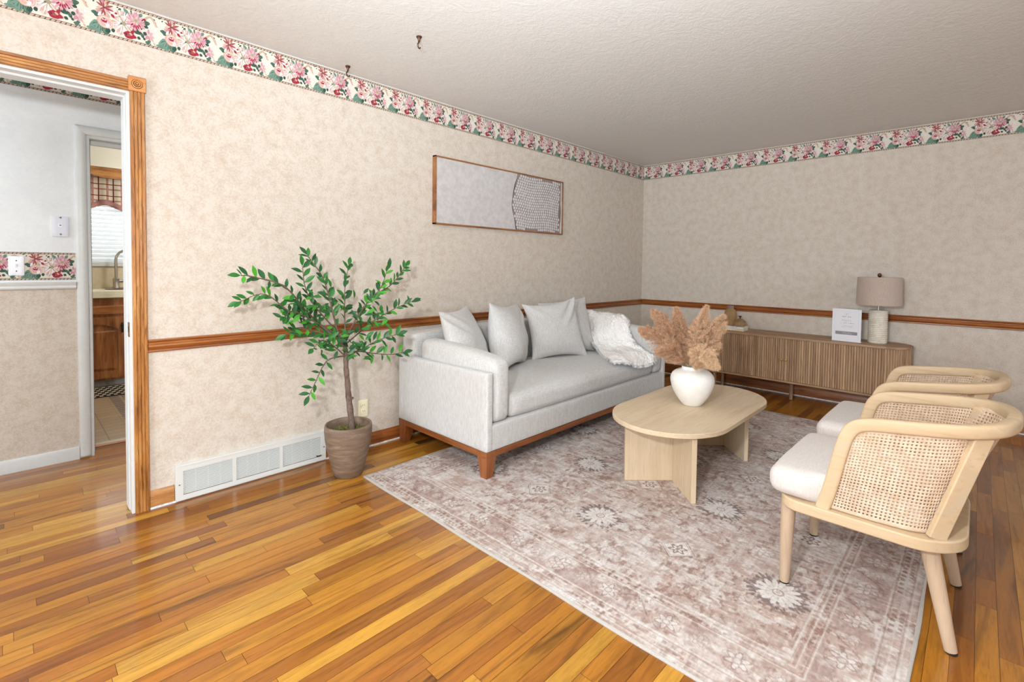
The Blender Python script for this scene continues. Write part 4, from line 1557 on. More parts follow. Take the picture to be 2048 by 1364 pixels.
# ------------------------------------------------------------------ sofa
SX0, SX1, SYF, SYB = 1.862, 4.022, 1.982, 2.882
so = thing('sofa', 'light grey linen three-seat sofa with wooden base against the wall', 'sofa', ((SX0 + SX1) / 2, (SYF + SYB) / 2, 0))
ox, oy = (SX0 + SX1) / 2, (SYF + SYB) / 2
hx, hy = (SX1 - SX0) / 2, (SYB - SYF) / 2
# upholstered frame: base, back, two arm panels
mb = MB()
rbox(mb, 2 * hx - .004, 2 * hy - .004, .152, .012, (0, 0, .160 + .076), 10)
mb.build('seat_base', MAT['linen'], so)
mb = MB()
rbox(mb, 2 * hx - .06, .14, .595, .022, (0, hy - .070, .165 + .2975), 12, puff=(0, .004, 0))
mb.v = [(x, y, z + (.012 * (1 - (x / hx) ** 4) if z > .6 else 0)) for x, y, z in mb.v]
mb.build('back', MAT['linen'], so)
for sgn in (-1, 1):
    mb = MB()
    rbox(mb, .052, 2 * hy, .452, .014, (sgn * (hx - .026), 0, .160 + .226), 14, puff=(.003, 0, 0))
    mb.v = [(x, y, z + (.010 * y / hy * -0.6 if z > .5 else 0)) for x, y, z in mb.v]
    mb.build('arm', MAT['linen'], so)
    mb = MB()   # loose arm bolster: taller than the arm panel, rounded at its front
    yc0, yc1 = -hy + .004, hy - .17
    rbox(mb, .142, yc1 - yc0, .402, .045, (sgn * (hx - .128), (yc0 + yc1) / 2, .312 + .201), 18, puff=(.012, .010, .012), wr=.0035, seed=5 + sgn)

    def shape(p):
        x, y, z = p
        t = (y - yc0) / (yc1 - yc0)
        if z > .5:
            z += -.035 * max(0.0, 1 - t) ** 1.5 + .012 * t
        return (x, y, z)
    mb.v = [shape(p) for p in mb.v]
    mb.build('arm_cushion', MAT['linen'], so)
mb = MB()
ws = 2 * hx - .40
rbox(mb, ws, 2 * hy - .145, .148, .050, (0, -.065, .312 + .070), 22, puff=(.01, .012, .028), wr=.004, seed=3)
sc = mb.build('seat_cushion', MAT['linen'], so)
mb = MB()   # piping seam along the front edge of the seat cushion
yy = -hy + .012
mb.tube([(-ws / 2 + .03, yy + .016, .428)] + [(-ws / 2 + .05 + (ws - .1) * i / 20, yy + .002 - .010 * math.sin(PI * i / 20) + .006, .432 + .004 * math.sin(PI * i / 20)) for i in range(21)] + [(ws / 2 - .03, yy + .016, .428)], .0022, 6)
mb.build('piping', MAT['linen'], sc)
# wooden plinth frame
fi = .004
for q_, m__ in (((-hx + fi, hx - fi, -hy + fi, -hy + fi + .03), 'cherry_x'), ((-hx + fi, hx - fi, hy - fi - .03, hy - fi), 'cherry_x'),
                ((-hx + fi, -hx + fi + .03, -hy + fi + .03, hy - fi - .03), 'cherry_y'), ((hx - fi - .03, hx - fi, -hy + fi + .03, hy - fi - .03), 'cherry_y')):
    mb = MB()
    mb.box(*q_, .126, .160)
    mb.build('base_rail', MAT[m__], so, bevel=.0015)
for a in (-1, 1):
    for b in (-1, 1):
        zb = .0062 if b < 0 else 0.0
        X, Y = a * (hx - .003), b * (hy - .003)
        w0, w1 = .088, .050
        mb = MB()
        mb.hexa([(X - a * .006, Y - b * .006, zb), (X - a * (.006 + w1), Y - b * .006, zb), (X - a * (.006 + w1), Y - b * (.006 + w1), zb), (X - a * .006, Y - b * (.006 + w1), zb)],
                [(X, Y, .161), (X - a * w0, Y, .161), (X - a * w0, Y - b * w0, .161), (X, Y - b * w0, .161)])
        mb.build('leg', MAT['cherry_z'], so, bevel=.002)


# ------------------------------------------------------------------ throw pillows
def pillow(TL, TR, BR, BL, thick, label, seed, pinch=0.055):
    TL, TR, BR, BL = map(Vector, (TL, TR, BR, BL))
    nrm = ((TR - BL).cross(TL - BR)).normalized()
    if nrm.y > 0:
        nrm = -nrm
    base = (BL + BR) / 2
    n = 44
    rnd = random.Random(seed)
    ph = [(rnd.uniform(-1, 1) * 7, rnd.uniform(-1, 1) * 7, rnd.uniform(0, 6.28), rnd.uniform(.4, 1)) for _ in range(8)]
    cr = [(rnd.choice([-1, 1]), rnd.choice([-1, 1]), rnd.uniform(.5, 1.2)) for _ in range(5)]
    front, back = [], []
    for i in range(n + 1):
        fr, bk = [], []
        for j in range(n + 1):
            a, b = math.sin((j / n - .5) * PI), math.sin((i / n - .5) * PI)       # -1..1
            # knife edges pull in between the corners
            A = a * (1 - pinch * (1 - b * b) * abs(a) ** 3)
            B = b * (1 - pinch * (1 - a * a) * abs(b) ** 3)
            s, t = (A + 1) / 2, (B + 1) / 2
            P = (BL * (1 - s) + BR * s) * (1 - t) + (TL * (1 - s) + TR * s) * t
            h = max(0.0, (1 - a * a)) ** .55 * max(0.0, (1 - b * b)) ** .55
            # fuller towards the bottom
            h *= 1 + .16 * (-b)
            wv = sum(k * math.sin(p * a + q * b + e) for p, q, e, k in ph) / 8
            # creases running out to the corners
            cz = 0
            for (ca, cb, k) in cr:
                d = (a * cb - b * ca)
                rad = max(0, (a * ca + b * cb) / 2)
                cz += k * math.sin(d * 13) * math.exp(-d * d * 5) * rad ** 1.5
            off = thick / 2 * h * (1 + .16 * wv) + .013 * cz * h ** .6
            fr.append(P + nrm * off - base)
            bk.append(P - nrm * thick / 2 * h * (1 + .05 * wv) - base)
        front.append(fr)
        back.append(bk)
    mb = MB()
    mb.grid(front)
    mb.grid(back, flip=True)
    o = mb.build('throw_pillow', MAT['linen'], loc=base, sharp=180)
    bm = bmesh.new()
    bm.from_mesh(o.data)
    bmesh.ops.remove_doubles(bm, verts=bm.verts, dist=1e-5)
    bmesh.ops.recalc_face_normals(bm, faces=bm.faces)
    bm.to_mesh(o.data)
    bm.free()
    tag(o, label, 'pillow', 'linen pillows on the sofa')
    return o


pillow((1.935, 2.53, .925), (2.41, 2.80, .925), (2.475, 2.60, .475), (2.06, 2.42, .465), .20, 'square linen pillow in the sofa corner beside the potted tree', 1, .11)
pillow((2.385, 2.53, .965), (2.87, 2.71, .925), (2.80, 2.56, .465), (2.36, 2.39, .465), .25, 'plump creased linen pillow between the corner pillow and the front pillow', 2, .14)
pillow((2.83, 2.62, .922), (3.365, 2.50, .968), (3.415, 2.38, .462), (2.885, 2.555, .466), .15, 'square linen pillow standing in front of the hindmost pillow', 3, .15)
pillow((3.19, 2.76, .905), (3.75, 2.665, .942), (3.69, 2.50, .465), (3.18, 2.66, .465), .15, 'linen pillow behind another pillow, touching the white fur throw', 4, .07)


# ------------------------------------------------------------------ fur throw
def build_throw():
    rows = [[(3.90, 2.80, .785), (3.95, 2.66, .765), (3.93, 2.50, .765), (3.91, 2.37, .755), (3.89, 2.28, .715)],
            [(3.86, 2.70, .700), (3.88, 2.58, .735), (3.87, 2.46, .745), (3.85, 2.35, .735), (3.83, 2.25, .685)],
            [(3.78, 2.60, .610), (3.78, 2.50, .640), (3.785, 2.40, .655), (3.785, 2.28, .640), (3.785, 2.18, .600)],
            [(3.68, 2.50, .520), (3.72, 2.40, .540), (3.75, 2.30, .555), (3.775, 2.19, .550), (3.78, 2.10, .540)],
            [(3.56, 2.37, .485), (3.63, 2.27, .495), (3.70, 2.18, .505), (3.75, 2.10, .500), (3.775, 2.02, .485)],
            [(3.38, 2.17, .480), (3.48, 2.10, .485), (3.60, 2.05, .485), (3.70, 2.01, .478), (3.765, 1.98, .455)],
            [(3.24, 2.03, .475), (3.35, 1.985, .455), (3.48, 1.96, .430), (3.62, 1.955, .420), (3.72, 1.965, .425)]]
    NR, NC = 150, 96
    cols = [smoothpath([rw[j] for rw in rows], NR) for j in range(5)]
    G = [smoothpath([cols[j][i] for j in range(5)], NC) for i in range(NR)]
    P = np.array([[tuple(p) for p in row] for row in G])
    rnd = np.random.default_rng(8)
    ii, jj = np.meshgrid(np.linspace(0, 1, NR), np.linspace(0, 1, NC), indexing='ij')
    fold = (np.sin(jj * 9 + ii * 5 + .6) * .5 + np.sin(jj * 17 - ii * 9) * .3 + np.sin(ii * 15 + jj * 4) * .35)
    dI = np.gradient(P, axis=0)
    tuft = fbm(ii, jj, 13, 910, 3) - .5 + .8 * (fbm(ii * 1.5, jj, 30, 930, 3) - .5)
    dJ = np.gradient(P, axis=1)
    nr = np.cross(dJ, dI)
    nr /= np.linalg.norm(nr, axis=2, keepdims=True)
    if nr[..., 2].mean() < 0:
        nr = -nr
    P = P + nr * ((.016 + .012 * fold + .017 * tuft)[..., None])
    nr = np.cross(np.gradient(P, axis=1), np.gradient(P, axis=0))
    nr /= np.linalg.norm(nr, axis=2, keepdims=True)
    if nr[..., 2].mean() < 0:
        nr = -nr
    base = np.array([3.65, 2.2, .45])
    mb = MB()
    mb.grid([[tuple(q - base) for q in row] for row in P])
    col = mottled('fur_white', rgb(248, 243, 240), rgb(254, 252, 250), 14, 0.9, 60, 0.3)
    root = thing('fur_throw', 'fluffy white fur throw draped over the sofa corner and seat', 'blanket', tuple(base))
    o = mb.build('hide', col, root, sharp=180, recalc=False)
    sd = o.modifiers.new('solid', 'SOLIDIFY')
    sd.thickness = .012
    # pile: short curved blades
    n = 60000
    a = rnd.random(n) * (NR - 1.001)
    b = rnd.random(n) * (NC - 1.001)
    ne = 9000
    edge = rnd.integers(0, 4, ne)
    a[:ne] = np.where(edge == 0, 0, np.where(edge == 1, NR - 1.001, a[:ne]))
    b[:ne] = np.where(edge == 2, 0, np.where(edge == 3, NC - 1.001, b[:ne]))
    ai, bi = a.astype(int), b.astype(int)
    ta, tb = (a - ai)[:, None], (b - bi)[:, None]

    def S(Q):
        return (Q[ai, bi] * (1 - tb) + Q[ai, bi + 1] * tb) * (1 - ta) + (Q[ai + 1, bi] * (1 - tb) + Q[ai + 1, bi + 1] * tb) * ta
    p, nn = S(P) - base, S(nr)
    out = np.zeros((n, 3))
    dIi, dJj = S(dI), S(dJ)
    dIi /= np.linalg.norm(dIi, axis=1, keepdims=True)
    dJj /= np.linalg.norm(dJj, axis=1, keepdims=True)
    out[:ne] = np.where((edge == 0)[:, None], -dIi[:ne], np.where((edge == 1)[:, None], dIi[:ne], np.where((edge == 2)[:, None], -dJj[:ne], dJj[:ne]))) * 1.1
    clump = np.stack([np.sin(a * .9 + b * .7), np.cos(a * .7 - b * .8), np.zeros(n)], 1) * .6
    d = nn * .62 + dIi * .75 + out + clump * .4 + rnd.normal(0, .3, (n, 3))
    d /= np.linalg.norm(d, axis=1, keepdims=True)
    L = (.012 + .014 * rnd.random(n))[:, None]
    L[:ne] *= 1.45
    g = np.array([0, 0, -1.0])
    mid = p + d * L * .55
    tip = p + (d + g * .45) * L
    tip[:, 2] = np.maximum(tip[:, 2], p[:, 2] - .012)
    sd_ = np.cross(d, nn + .35 * rnd.normal(0, 1, (n, 3)))
    sd_ /= np.linalg.norm(sd_, axis=1, keepdims=True)
    fl_ = np.sum(np.cross(sd_, d) * nn, axis=1) < 0
    sd_[fl_] *= -1
    wd = .0008
    vs = np.stack([p - sd_ * wd, p + sd_ * wd, mid + sd_ * wd * .9, mid - sd_ * wd * .9, tip], 1).reshape(-1, 3)
    k = np.arange(n)[:, None] * 5
    quads = (k + np.array([0, 1, 2, 3])).tolist()
    tris = (k + np.array([3, 2, 4])).tolist()
    me = bpy.data.meshes.new('fur')
    me.from_pydata(vs.tolist(), [], quads + tris)
    me.materials.append(plain('fur_strand', rgb(254, 252, 250), 0.8, spec=0.2))
    me.polygons.foreach_set('use_smooth', [True] * len(me.polygons))
    vn = nn * .8 + d * .35 + rnd.normal(0, .12, (n, 3))
    vn /= np.linalg.norm(vn, axis=1, keepdims=True)
    me.normals_split_custom_set_from_vertices(np.repeat(vn, 5, axis=0).tolist())
    o = bpy.data.objects.new('fur', me)
    COL.objects.link(o)
    o.parent = root
    o['kind'] = 'stuff'


build_throw()

# ------------------------------------------------------------------ coffee table
TX, TY, TZ = 2.930, 1.258, 0.385
RUGZ = 0.0078
tb = thing('coffee_table', 'pale ash coffee table with rounded ends on the rug', 'table', (TX, TY, RUGZ))


def superel(hx_, hy_, n=96, p=2.9, k=1.0):
    out = []
    for i in range(n):
        t = 2 * PI * i / n
        c_, s_ = math.cos(t), math.sin(t)
        out.append((hx_ * math.copysign(abs(c_) ** (2 / p), c_), hy_ * math.copysign(abs(s_) ** (2 / p), s_)))
    return out


def stadium(hx_, hy_, rx, n=24):
    """rectangle whose ends are half ellipses of depth rx"""
    out = []
    for i in range(n + 1):
        t = -PI / 2 + PI * i / n
        out.append((hx_ - rx + rx * math.cos(t), hy_ * math.sin(t)))
    for i in range(n + 1):
        t = PI / 2 + PI * i / n
        out.append((-hx_ + rx + rx * math.cos(t), hy_ * math.sin(t)))
    return out


mb = MB()
zt = TZ - RUGZ
mb.prism(stadium(.640, .323, .345, 32), zt - .026, zt)
mb.build('tabletop', MAT['tab_x'], tb, bevel=.003, sharp=30)
for cx in (2.641 - TX, 3.420 - TX):
    for sg in (-1, 1):
        ang = math.atan2(sg * .208, -.203)
        L, T = .285, .026
        dx_, dy_ = math.cos(ang), math.sin(ang)
        nx_, ny_ = -dy_, dx_
        ay = -.022
        q = []
        s0 = .013 if sg < 0 else .0
        for a, b in ((s0, -T / 2), (L, -T / 2), (L, T / 2), (s0, T / 2)):
            q.append((cx + dx_ * a + nx_ * b, ay + dy_ * a + ny_ * b))
        mb = MB()
        mb.prism(q if sg > 0 else q, 0, zt - .026)
        mb.build('leg_panel', MAT['tab_z'], tb, bevel=.0015)

# ------------------------------------------------------------------ vase and pampas
VX, VY = 2.914, 1.258
va_ = MB()
prof = [(0.0, 0.0), (.048, 0.0), (.053, .002), (.058, .007), (.072, .024), (.092, .052), (.109, .083), (.121, .113), (.1275, .142), (.1285, .160), (.1255, .178), (.117, .194), (.103, .207), (.086, .2155), (.072, .2205), (.0645, .225),
        (.062, .231), (.063, .237), (.060, .240), (.055, .238), (.054, .228), (.075, .205), (.105, .185), (.114, .160), (.100, .100), (.060, .030), (0.0, .02)]
va_.lathe(prof, 56, rfn=lambda a, z, r_: r_ * (1 + .004 * math.sin(3 * a + 9 * z)) if r_ > 0 else 0)
vz = tag(va_.build('vase', MAT['ceramic'], loc=(VX, VY, TZ), sharp=60), 'round matte white ceramic vase on the coffee table', 'vase')

PAMC = [mottled('pampas_tan', rgb(210, 170, 136), rgb(234, 200, 168), 40, 0.95, 120, 0.4, spec=0.1), mottled('pampas_brown', rgb(196, 154, 122), rgb(222, 182, 150), 40, 0.95, 120, 0.4, spec=0.1), mottled('pampas_blond', rgb(226, 190, 152), rgb(242, 212, 178), 40, 0.95, 120, 0.4, spec=0.1)]
STEMM = plain('straw_stem', rgb(205, 178, 128), 0.7)


def pampas(label, pts, plume_from, width, mat, seed, n=40000):
    """pts: stem path in world; the plume covers it from fraction plume_from to the tip"""
    rnd = np.random.default_rng(seed)
    path = np.array([tuple(p) for p in smoothpath(pts, 80)])
    base = path[0].copy()
    path = path - base
    root = thing('pampas_stem', label, 'dried grass', tuple(base), 0, 'dried pampas plumes in the white vase')
    mb = MB()
    mb.tube([tuple(p) for p in path[::3]], [.0022 - .0014 * i / 26 for i in range(len(path[::3]))], 6)
    mb.build('stem', STEMM, root)
    i0 = int(plume_from * 79)
    # side twigs leave the stem and droop; hairs sit along the twigs
    t = rnd.random(n) ** 1.0
    ntw = 260
    tw_t = np.sort(rnd.random(ntw))
    tw_ph = rnd.random(ntw) * 2 * PI
    k = rnd.integers(0, ntw, n)
    tt = tw_t[k]
    f_ = i0 + tt * (79 - i0)
    fi_ = np.minimum(f_.astype(int), 78)
    q = (f_ - fi_)[:, None]
    P = path[fi_] * (1 - q) + path[fi_ + 1] * q
    T = path[fi_ + 1] - path[fi_]
    T /= np.linalg.norm(T, axis=1, keepdims=True)
    ref = np.array([.3, .9, .2])
    A = np.cross(T, ref)
    A /= np.linalg.norm(A, axis=1, keepdims=True)
    B = np.cross(T, A)
    env = width * (np.sin(np.clip(tt * .90 + .10, 0, 1) * PI) ** .6) * (1 - .55 * tt)
    rad = A * np.cos(tw_ph[k])[:, None] + B * np.sin(tw_ph[k])[:, None]
    s = rnd.random(n) ** .8
    grow = (.72 + .28 * np.sin(tw_ph[k] * 3 + tt * 9))
    reach = (env * s * (.55 + .55 * grow))[:, None]
    P1 = P + rad * reach + T * reach * 1.1 + rnd.normal(0, .0035, (n, 3))
    P1[:, 2] -= (reach[:, 0] ** 1.5) * 1.6
    d = rad * .5 + T * .9 + rnd.normal(0, .75, (n, 3))
    d /= np.linalg.norm(d, axis=1, keepdims=True)
    L = (.005 + .015 * rnd.random(n) ** 2)[:, None]
    mid = P1 + d * L * .6
    tip = P1 + d * L
    tip[:, 2] -= .004 * rnd.random(n)
    sd = np.cross(d, rnd.normal(0, 1, (n, 3)))
    sd /= np.linalg.norm(sd, axis=1, keepdims=True)
    wd = .00042
    vs = np.stack([P1 - sd * wd, P1 + sd * wd, mid + sd * wd, mid - sd * wd, tip], 1).reshape(-1, 3)
    kk = np.arange(n)[:, None] * 5
    faces = (kk + np.array([0, 1, 2, 3])).tolist() + (kk + np.array([3, 2, 4])).tolist()
    me = bpy.data.meshes.new('plume')
    me.from_pydata(vs.tolist(), [], faces)
    me.materials.append(mat)
    o = bpy.data.objects.new('plume', me)
    COL.objects.link(o)
    o.parent = root
    # twigs
    mb = MB()
    for j in range(ntw):
        ff = i0 + tw_t[j] * (79 - i0)
        a = min(int(ff), 78)
        p0 = path[a]
        t_ = path[a + 1] - path[a]
        t_ = t_ / np.linalg.norm(t_)
        a_ = np.cross(t_, ref)
        a_ /= np.linalg.norm(a_)
        b_v = np.cross(t_, a_)
        rr = a_ * math.cos(tw_ph[j]) + b_v * math.sin(tw_ph[j])
        e = width * (math.sin(min(1, tw_t[j] * .90 + .10) * PI) ** .6) * (1 - .55 * tw_t[j])
        g = .55 + .55 * (.72 + .28 * math.sin(tw_ph[j] * 3 + tw_t[j] * 9))
        pp = []
        for s_ in (0, .35, .7, 1.0):
            R_ = e * s_ * g
            p = p0 + rr * R_ + t_ * R_ * 1.1
            p[2] -= R_ ** 1.5 * 1.6
            pp.append(tuple(p))
        mb.tube(pp, [.0010, .0008, .0006, .0004], 3)
    mb.build('twigs', mat, root, sharp=180)


MO = Vector((VX, VY, TZ + .02))
MT = Vector((VX, VY, TZ + .243))


def pam(label, tip, bend, frm, width, mat, seed, n=40000):
    tip, bend = Vector(tip), Vector(bend)
    d = (bend - MT)
    off = Vector((d.x, d.y, 0)).normalized() * .030
    start = MO - off * .6
    pampas(label, [start, MT + off * .55 + Vector((0, 0, -.03)), (MT + off + bend) / 2, bend, tip], frm, width, mat, seed, n)


pam('tan pampas plume arching low to the left of the white vase', (2.88, 1.60, .820), (2.87, 1.50, .800), .30, .080, PAMC[1], 1)
pam('tan pampas plume leaning up toward the sofa corner', (2.92, 1.535, .945), (2.90, 1.43, .860), .30, .090, PAMC[1], 2)
pam('upright brown pampas plume beside the leaning plume', (2.98, 1.40, .965), (2.94, 1.36, .86), .30, .080, PAMC[1], 3)
pam('tallest pampas plume rising above the white vase', (2.87, 1.165, 1.000), (2.87, 1.195, .86), .30, .078, PAMC[0], 4)
pam('broad pampas plume in front of the sideboard books', (2.92, 1.080, .945), (2.90, 1.145, .84), .30, .092, PAMC[0], 5)
pam('blond pampas plume drooping over the vase shoulder', (2.83, 1.075, .655), (2.80, 1.15, .730), .34, .085, PAMC[2], 6)
pam('short brown pampas plume drooping beside the sofa seat', (2.84, 1.455, .690), (2.84, 1.37, .740), .34, .080, PAMC[1], 7)
pam('shadowed pampas plume in the middle of the bunch', (2.97, 1.26, .900), (2.93, 1.27, .80), .30, .080, PAMC[1], 8)

# ------------------------------------------------------------------ sideboard
BX0, BX1, BY0, BY1 = 4.895, 5.280, 0.372, 2.150
sbd = thing('sideboard', 'long walnut tambour sideboard with rounded ends against the wall', 'sideboard', ((BX0 + BX1) / 2, (BY0 + BY1) / 2, 0))
bhx, bhy = (BX1 - BX0) / 2, (BY1 - BY0) / 2


def stad_y(hx_, hy_, n=20):
    """stadium whose long axis is y"""
    R_ = hx_
    out = []
    for i in range(n + 1):
        t = PI * i / n
        out.append((R_ * math.cos(t), hy_ - R_ + R_ * math.sin(t)))
    for i in range(n + 1):
        t = PI + PI * i / n
        out.append((R_ * math.cos(t), -hy_ + R_ + R_ * math.sin(t)))
    return out


ZT, ZB = .610, .190
mb = MB()
mb.prism(stad_y(bhx, bhy), ZT - .020, ZT)
mb.build('top', MAT['wal_y'], sbd, bevel=.002, sharp=30)
mb = MB()
mb.prism(stad_y(bhx - .002, bhy - .002), ZB, ZB + .016)
mb.build('bottom_panel', MAT['wal_y'], sbd, bevel=.0015, sharp=30)
mb = MB()
mb.prism(stad_y(bhx - .022, bhy - .022), ZB + .016, ZT - .020)
mb.build('body', MAT['wal_y'], sbd, sharp=30)
# tambour doors: half-round slats along the front and around the ends
path = stad_y(bhx - .014, bhy - .014, 60)
# order the outline from the middle of the front (x = -bhx) both ways
pts = [Vector((x, y)) for x, y in path]
cum = [0.0]
for i in range(1, len(pts) + 1):
    cum.append(cum[-1] + (pts[i % len(pts)] - pts[i - 1]).length)
TOT = cum[-1]


def at(s):
    s %= TOT
    for i in range(len(pts)):
        if cum[i + 1] >= s:
            k = (s - cum[i]) / max(1e-9, cum[i + 1] - cum[i])
            a, b = pts[i], pts[(i + 1) % len(pts)]
            return a + (b - a) * k, (b - a).normalized()
    return pts[0], Vector((0, 1))


best = min(range(len(pts) * 40), key=lambda i: abs(at(i * TOT / (len(pts) * 40))[0].y - 0.006) + (10 if at(i * TOT / (len(pts) * 40))[0].x > 0 else 0))
S0 = best * TOT / (len(pts) * 40)
m_, nt_, b_ = new_mat('tambour')
a_ = N(nt_, 'ShaderNodeAttribute', attribute_name='tint')
v_ = coords(nt_, (1, 1, .07))
n1 = noise(nt_, v_, 90, 4, .6, .4)
rp = ramp(nt_, [(.28, (.62, .58, .54, 1)), (.55, (1, 1, 1, 1)), (.8, (1.12, 1.1, 1.08, 1))])
nt_.links.new(n1.outputs[0], rp.inputs[0])
nt_.links.new(mixc(nt_, 1.0, a_.outputs['Color'], rp.outputs[0], 'MULTIPLY'), b_.inputs['Base Color'])
b_.inputs['Roughness'].default_value = .55
rnd = random.Random(12)
for sgn in (1, -1):
    mb = MB()
    cols = []
    s = .0035
    w_ = .0185
    first = True
    while s < bhy + .42:
        ww = .020 if first else w_
        p, t_ = at(S0 + sgn * (s + ww / 2))
        if p.x > bhx * .55:
            break
        tt = Vector((t_.x, t_.y, 0))
        nn = Vector((t_.y, -t_.x, 0))
        sec = []
        for i in range(7):
            a = PI * i / 6
            sec.append((-(ww - .0015) / 2 * math.cos(a), (.0036 if not first else .003) * math.sin(a) ** .7))
        sec = [(sec[0][0], -.006)] + sec + [(sec[-1][0], -.006)]
        nv = len(mb.v)
        P0 = Vector((p.x, p.y, 0))
        mb.add([tuple(P0 + tt * a + nn * b + Vector((0, 0, ZB + .018))) for a, b in sec] + [tuple(P0 + tt * a + nn * b + Vector((0, 0, ZT - .022))) for a, b in sec],
               [(i, (i + 1) % len(sec), len(sec) + (i + 1) % len(sec), len(sec) + i) for i in range(len(sec))])
        c = rgb(*rnd.choice([(172, 138, 106), (178, 144, 111), (164, 130, 98), (186, 152, 117), (170, 134, 102), (158, 124, 94), (176, 141, 109)]))
        cols += [c] * (len(mb.v) - nv)
        s += ww
        first = False
    d_ = mb.build('tambour_door', m_, sbd, sharp=50)
    at_ = d_.data.attributes.new('tint', 'FLOAT_COLOR', 'POINT')
    at_.data.foreach_set('color', np.array(cols, np.float32).ravel())
    kb = MB()
    kb.lathe([(.004, 0), (.004, .008), (.0085, .012), (.010, .018), (.007, .023), (0, .024)], 14)
    p, t_ = at(S0 + sgn * .0165)
    kb.v = [(p.x - .004 - z, p.y + x, .400 + y) for x, y, z in kb.v]
    kb.build('knob', MAT['brass'], d_)
for lx in (-.115, .10):
    for ly in (.655, -.655):
        mb = MB()
        mb.lathe([(.0125, 0), (.0135, .004), (.0185, ZB + .001)], 18, lx, ly)
        mb.build('leg', MAT['wal_z'], sbd)
mb = MB()
mb.lathe([(.0135, 0), (.0145, .004), (.0185, ZB + .001)], 18, 5.102 - (BX0 + BX1) / 2, 1.251 - (BY0 + BY1) / 2)
mb.build('leg', MAT['wal_z'], sbd)

# ------------------------------------------------------------------ table lamp
lp = thing('table_lamp', 'table lamp with ribbed cream ceramic base and taupe drum shade', 'lamp', (5.10, .612, ZT))
mb = MB()
pr_ = [(0, 0), (.062, 0), (.066, .004)]
nb = 17
for i in range(nb):
    z0 = .006 + i * .0158
    for k in range(5):
        a = PI * k / 4
        pr_.append((.0635 + .0045 * math.sin(a), z0 + .0158 * k / 4.0))
pr_ += [(.060, .281), (.02, .283), (0, .283)]
mb.lathe(pr_, 48, rfn=lambda a, z, r_: r_ + (.0012 * math.sin(16 * a + (1 if int((z - .006) / .0158) % 2 else 0) * PI) if .01 < z < .275 and r_ > .05 else 0))
mb.build('base', mottled('cream_glaze', rgb(214, 204, 188), rgb(232, 224, 210), 14, .22, 60, .5, spec=.5), lp, sharp=80)
mb = MB()
mb.tube([(0, 0, .282), (0, 0, .545)], .0075, 12)
mb.build('stem', MAT['steel'], lp)
mb = MB()
mb.lathe([(.157, .322), (.1585, .323), (.1535, .556), (.152, .557), (.150, .555), (.1545, .324), (.157, .322)], 64)
mb.build('shade', fabric('shade_linen', rgb(196, 178, 166), rgb(180, 162, 150), 300, slub=.5), lp)
mb = MB()
for k in range(3):
    a = 2 * PI * k / 3
    mb.tube([(0, 0, .548), (.151 * math.cos(a), .151 * math.sin(a), .548)], .002, 6)
mb.build('spider', MAT['steel'], lp)
mb = MB()
mb.lathe([(.006, .545), (.006, .556), (.009, .560), (.0145, .568), (.0155, .576), (.012, .586), (.005, .591), (0, .592)], 20)
mb.build('finial', MAT['bronze'], lp)

# ------------------------------------------------------------------ acrylic sign
sg_ = thing('sign_holder', 'small white printed sign in a clear stand beside the lamp', 'sign', (5.0, .8165, ZT), math.radians(-4))
mb = MB()
SWd, SHt = .1055, .279
mb.box(-.003, .003, -SWd, SWd, 0, SHt)
mb.box(0, .06, -SWd, SWd, 0, .003)
mb.build('holder', plain('frosted_acrylic', rgb(236, 238, 244), 0.15), sg_, bevel=.001)
mb = MB()
xs_ = -.0034


def sq(y0, y1, z0, z1, mi, o=0):
    # left of the sheet as seen by the reader is +y
    mb.add([(xs_ - o, -y0, z0), (xs_ - o, -y1, z0), (xs_ - o, -y1, z1), (xs_ - o, -y0, z1)], [(0, 1, 2, 3)], mi)


sq(-SWd + .003, SWd - .003, .004, SHt - .003, 0)
sq(-SWd + .018, SWd - .018, .020, SHt - .018, 1, .0002)
sq(-SWd + .0188, SWd - .0188, .0208, SHt - .0188, 0, .0003)
sq(-.080, .080, .058, .086, 2, .0004)
rnd = random.Random(9)


def textline(zc, half, h, mi, o):
    y = -half
    while y < half:
        wl = rnd.uniform(.004, .011)
        if rnd.random() < .85:
            y2 = min(half, y + wl)
            # short strokes that read as small print
            yy_ = y
            while yy_ < y2:
                hh = h * rnd.choice([.55, .55, .6, 1.0])
                sq(yy_, yy_ + .0011, zc - h * .3, zc - h * .3 + hh, mi, o)
                sq(yy_, yy_ + .0019, zc - h * .3 + rnd.choice([0, h * .5]), zc - h * .3 + rnd.choice([.12, .6]) * h, mi, o)
                yy_ += .0024
        y += wl + .0026


textline(.213, .034, .0080, 3, .0005)
textline(.182, .034, .0052, 3, .0005)
textline(.171, .036, .0050, 4, .0005)
textline(.157, .055, .0058, 3, .0005)
textline(.134, .044, .0046, 4, .0005)
textline(.124, .044, .0046, 4, .0005)
textline(.077, .030, .0040, 0, .0006)
textline(.067, .040, .0048, 0, .0006)
ring = [(math.cos(2 * PI * i / 28), math.sin(2 * PI * i / 28)) for i in range(29)]
for i in range(28):
    if 4 < i < 9:
        continue
    (c0, s0), (c1, s1) = ring[i], ring[i + 1]
    mb.add([(xs_ - .0005, -(.0135 * c0), .236 + .0135 * s0), (xs_ - .0005, -(.0135 * c1), .236 + .0135 * s1), (xs_ - .0005, -(.0145 * c1), .236 + .0145 * s1), (xs_ - .0005, -(.0145 * c0), .236 + .0145 * s0)], [(0, 1, 2, 3)], 4)
mb.add([(xs_ - .0005, -.003 * c0, .236 + .003 * s0) for c0, s0 in ring[:-1]], [tuple(range(28))], 3)
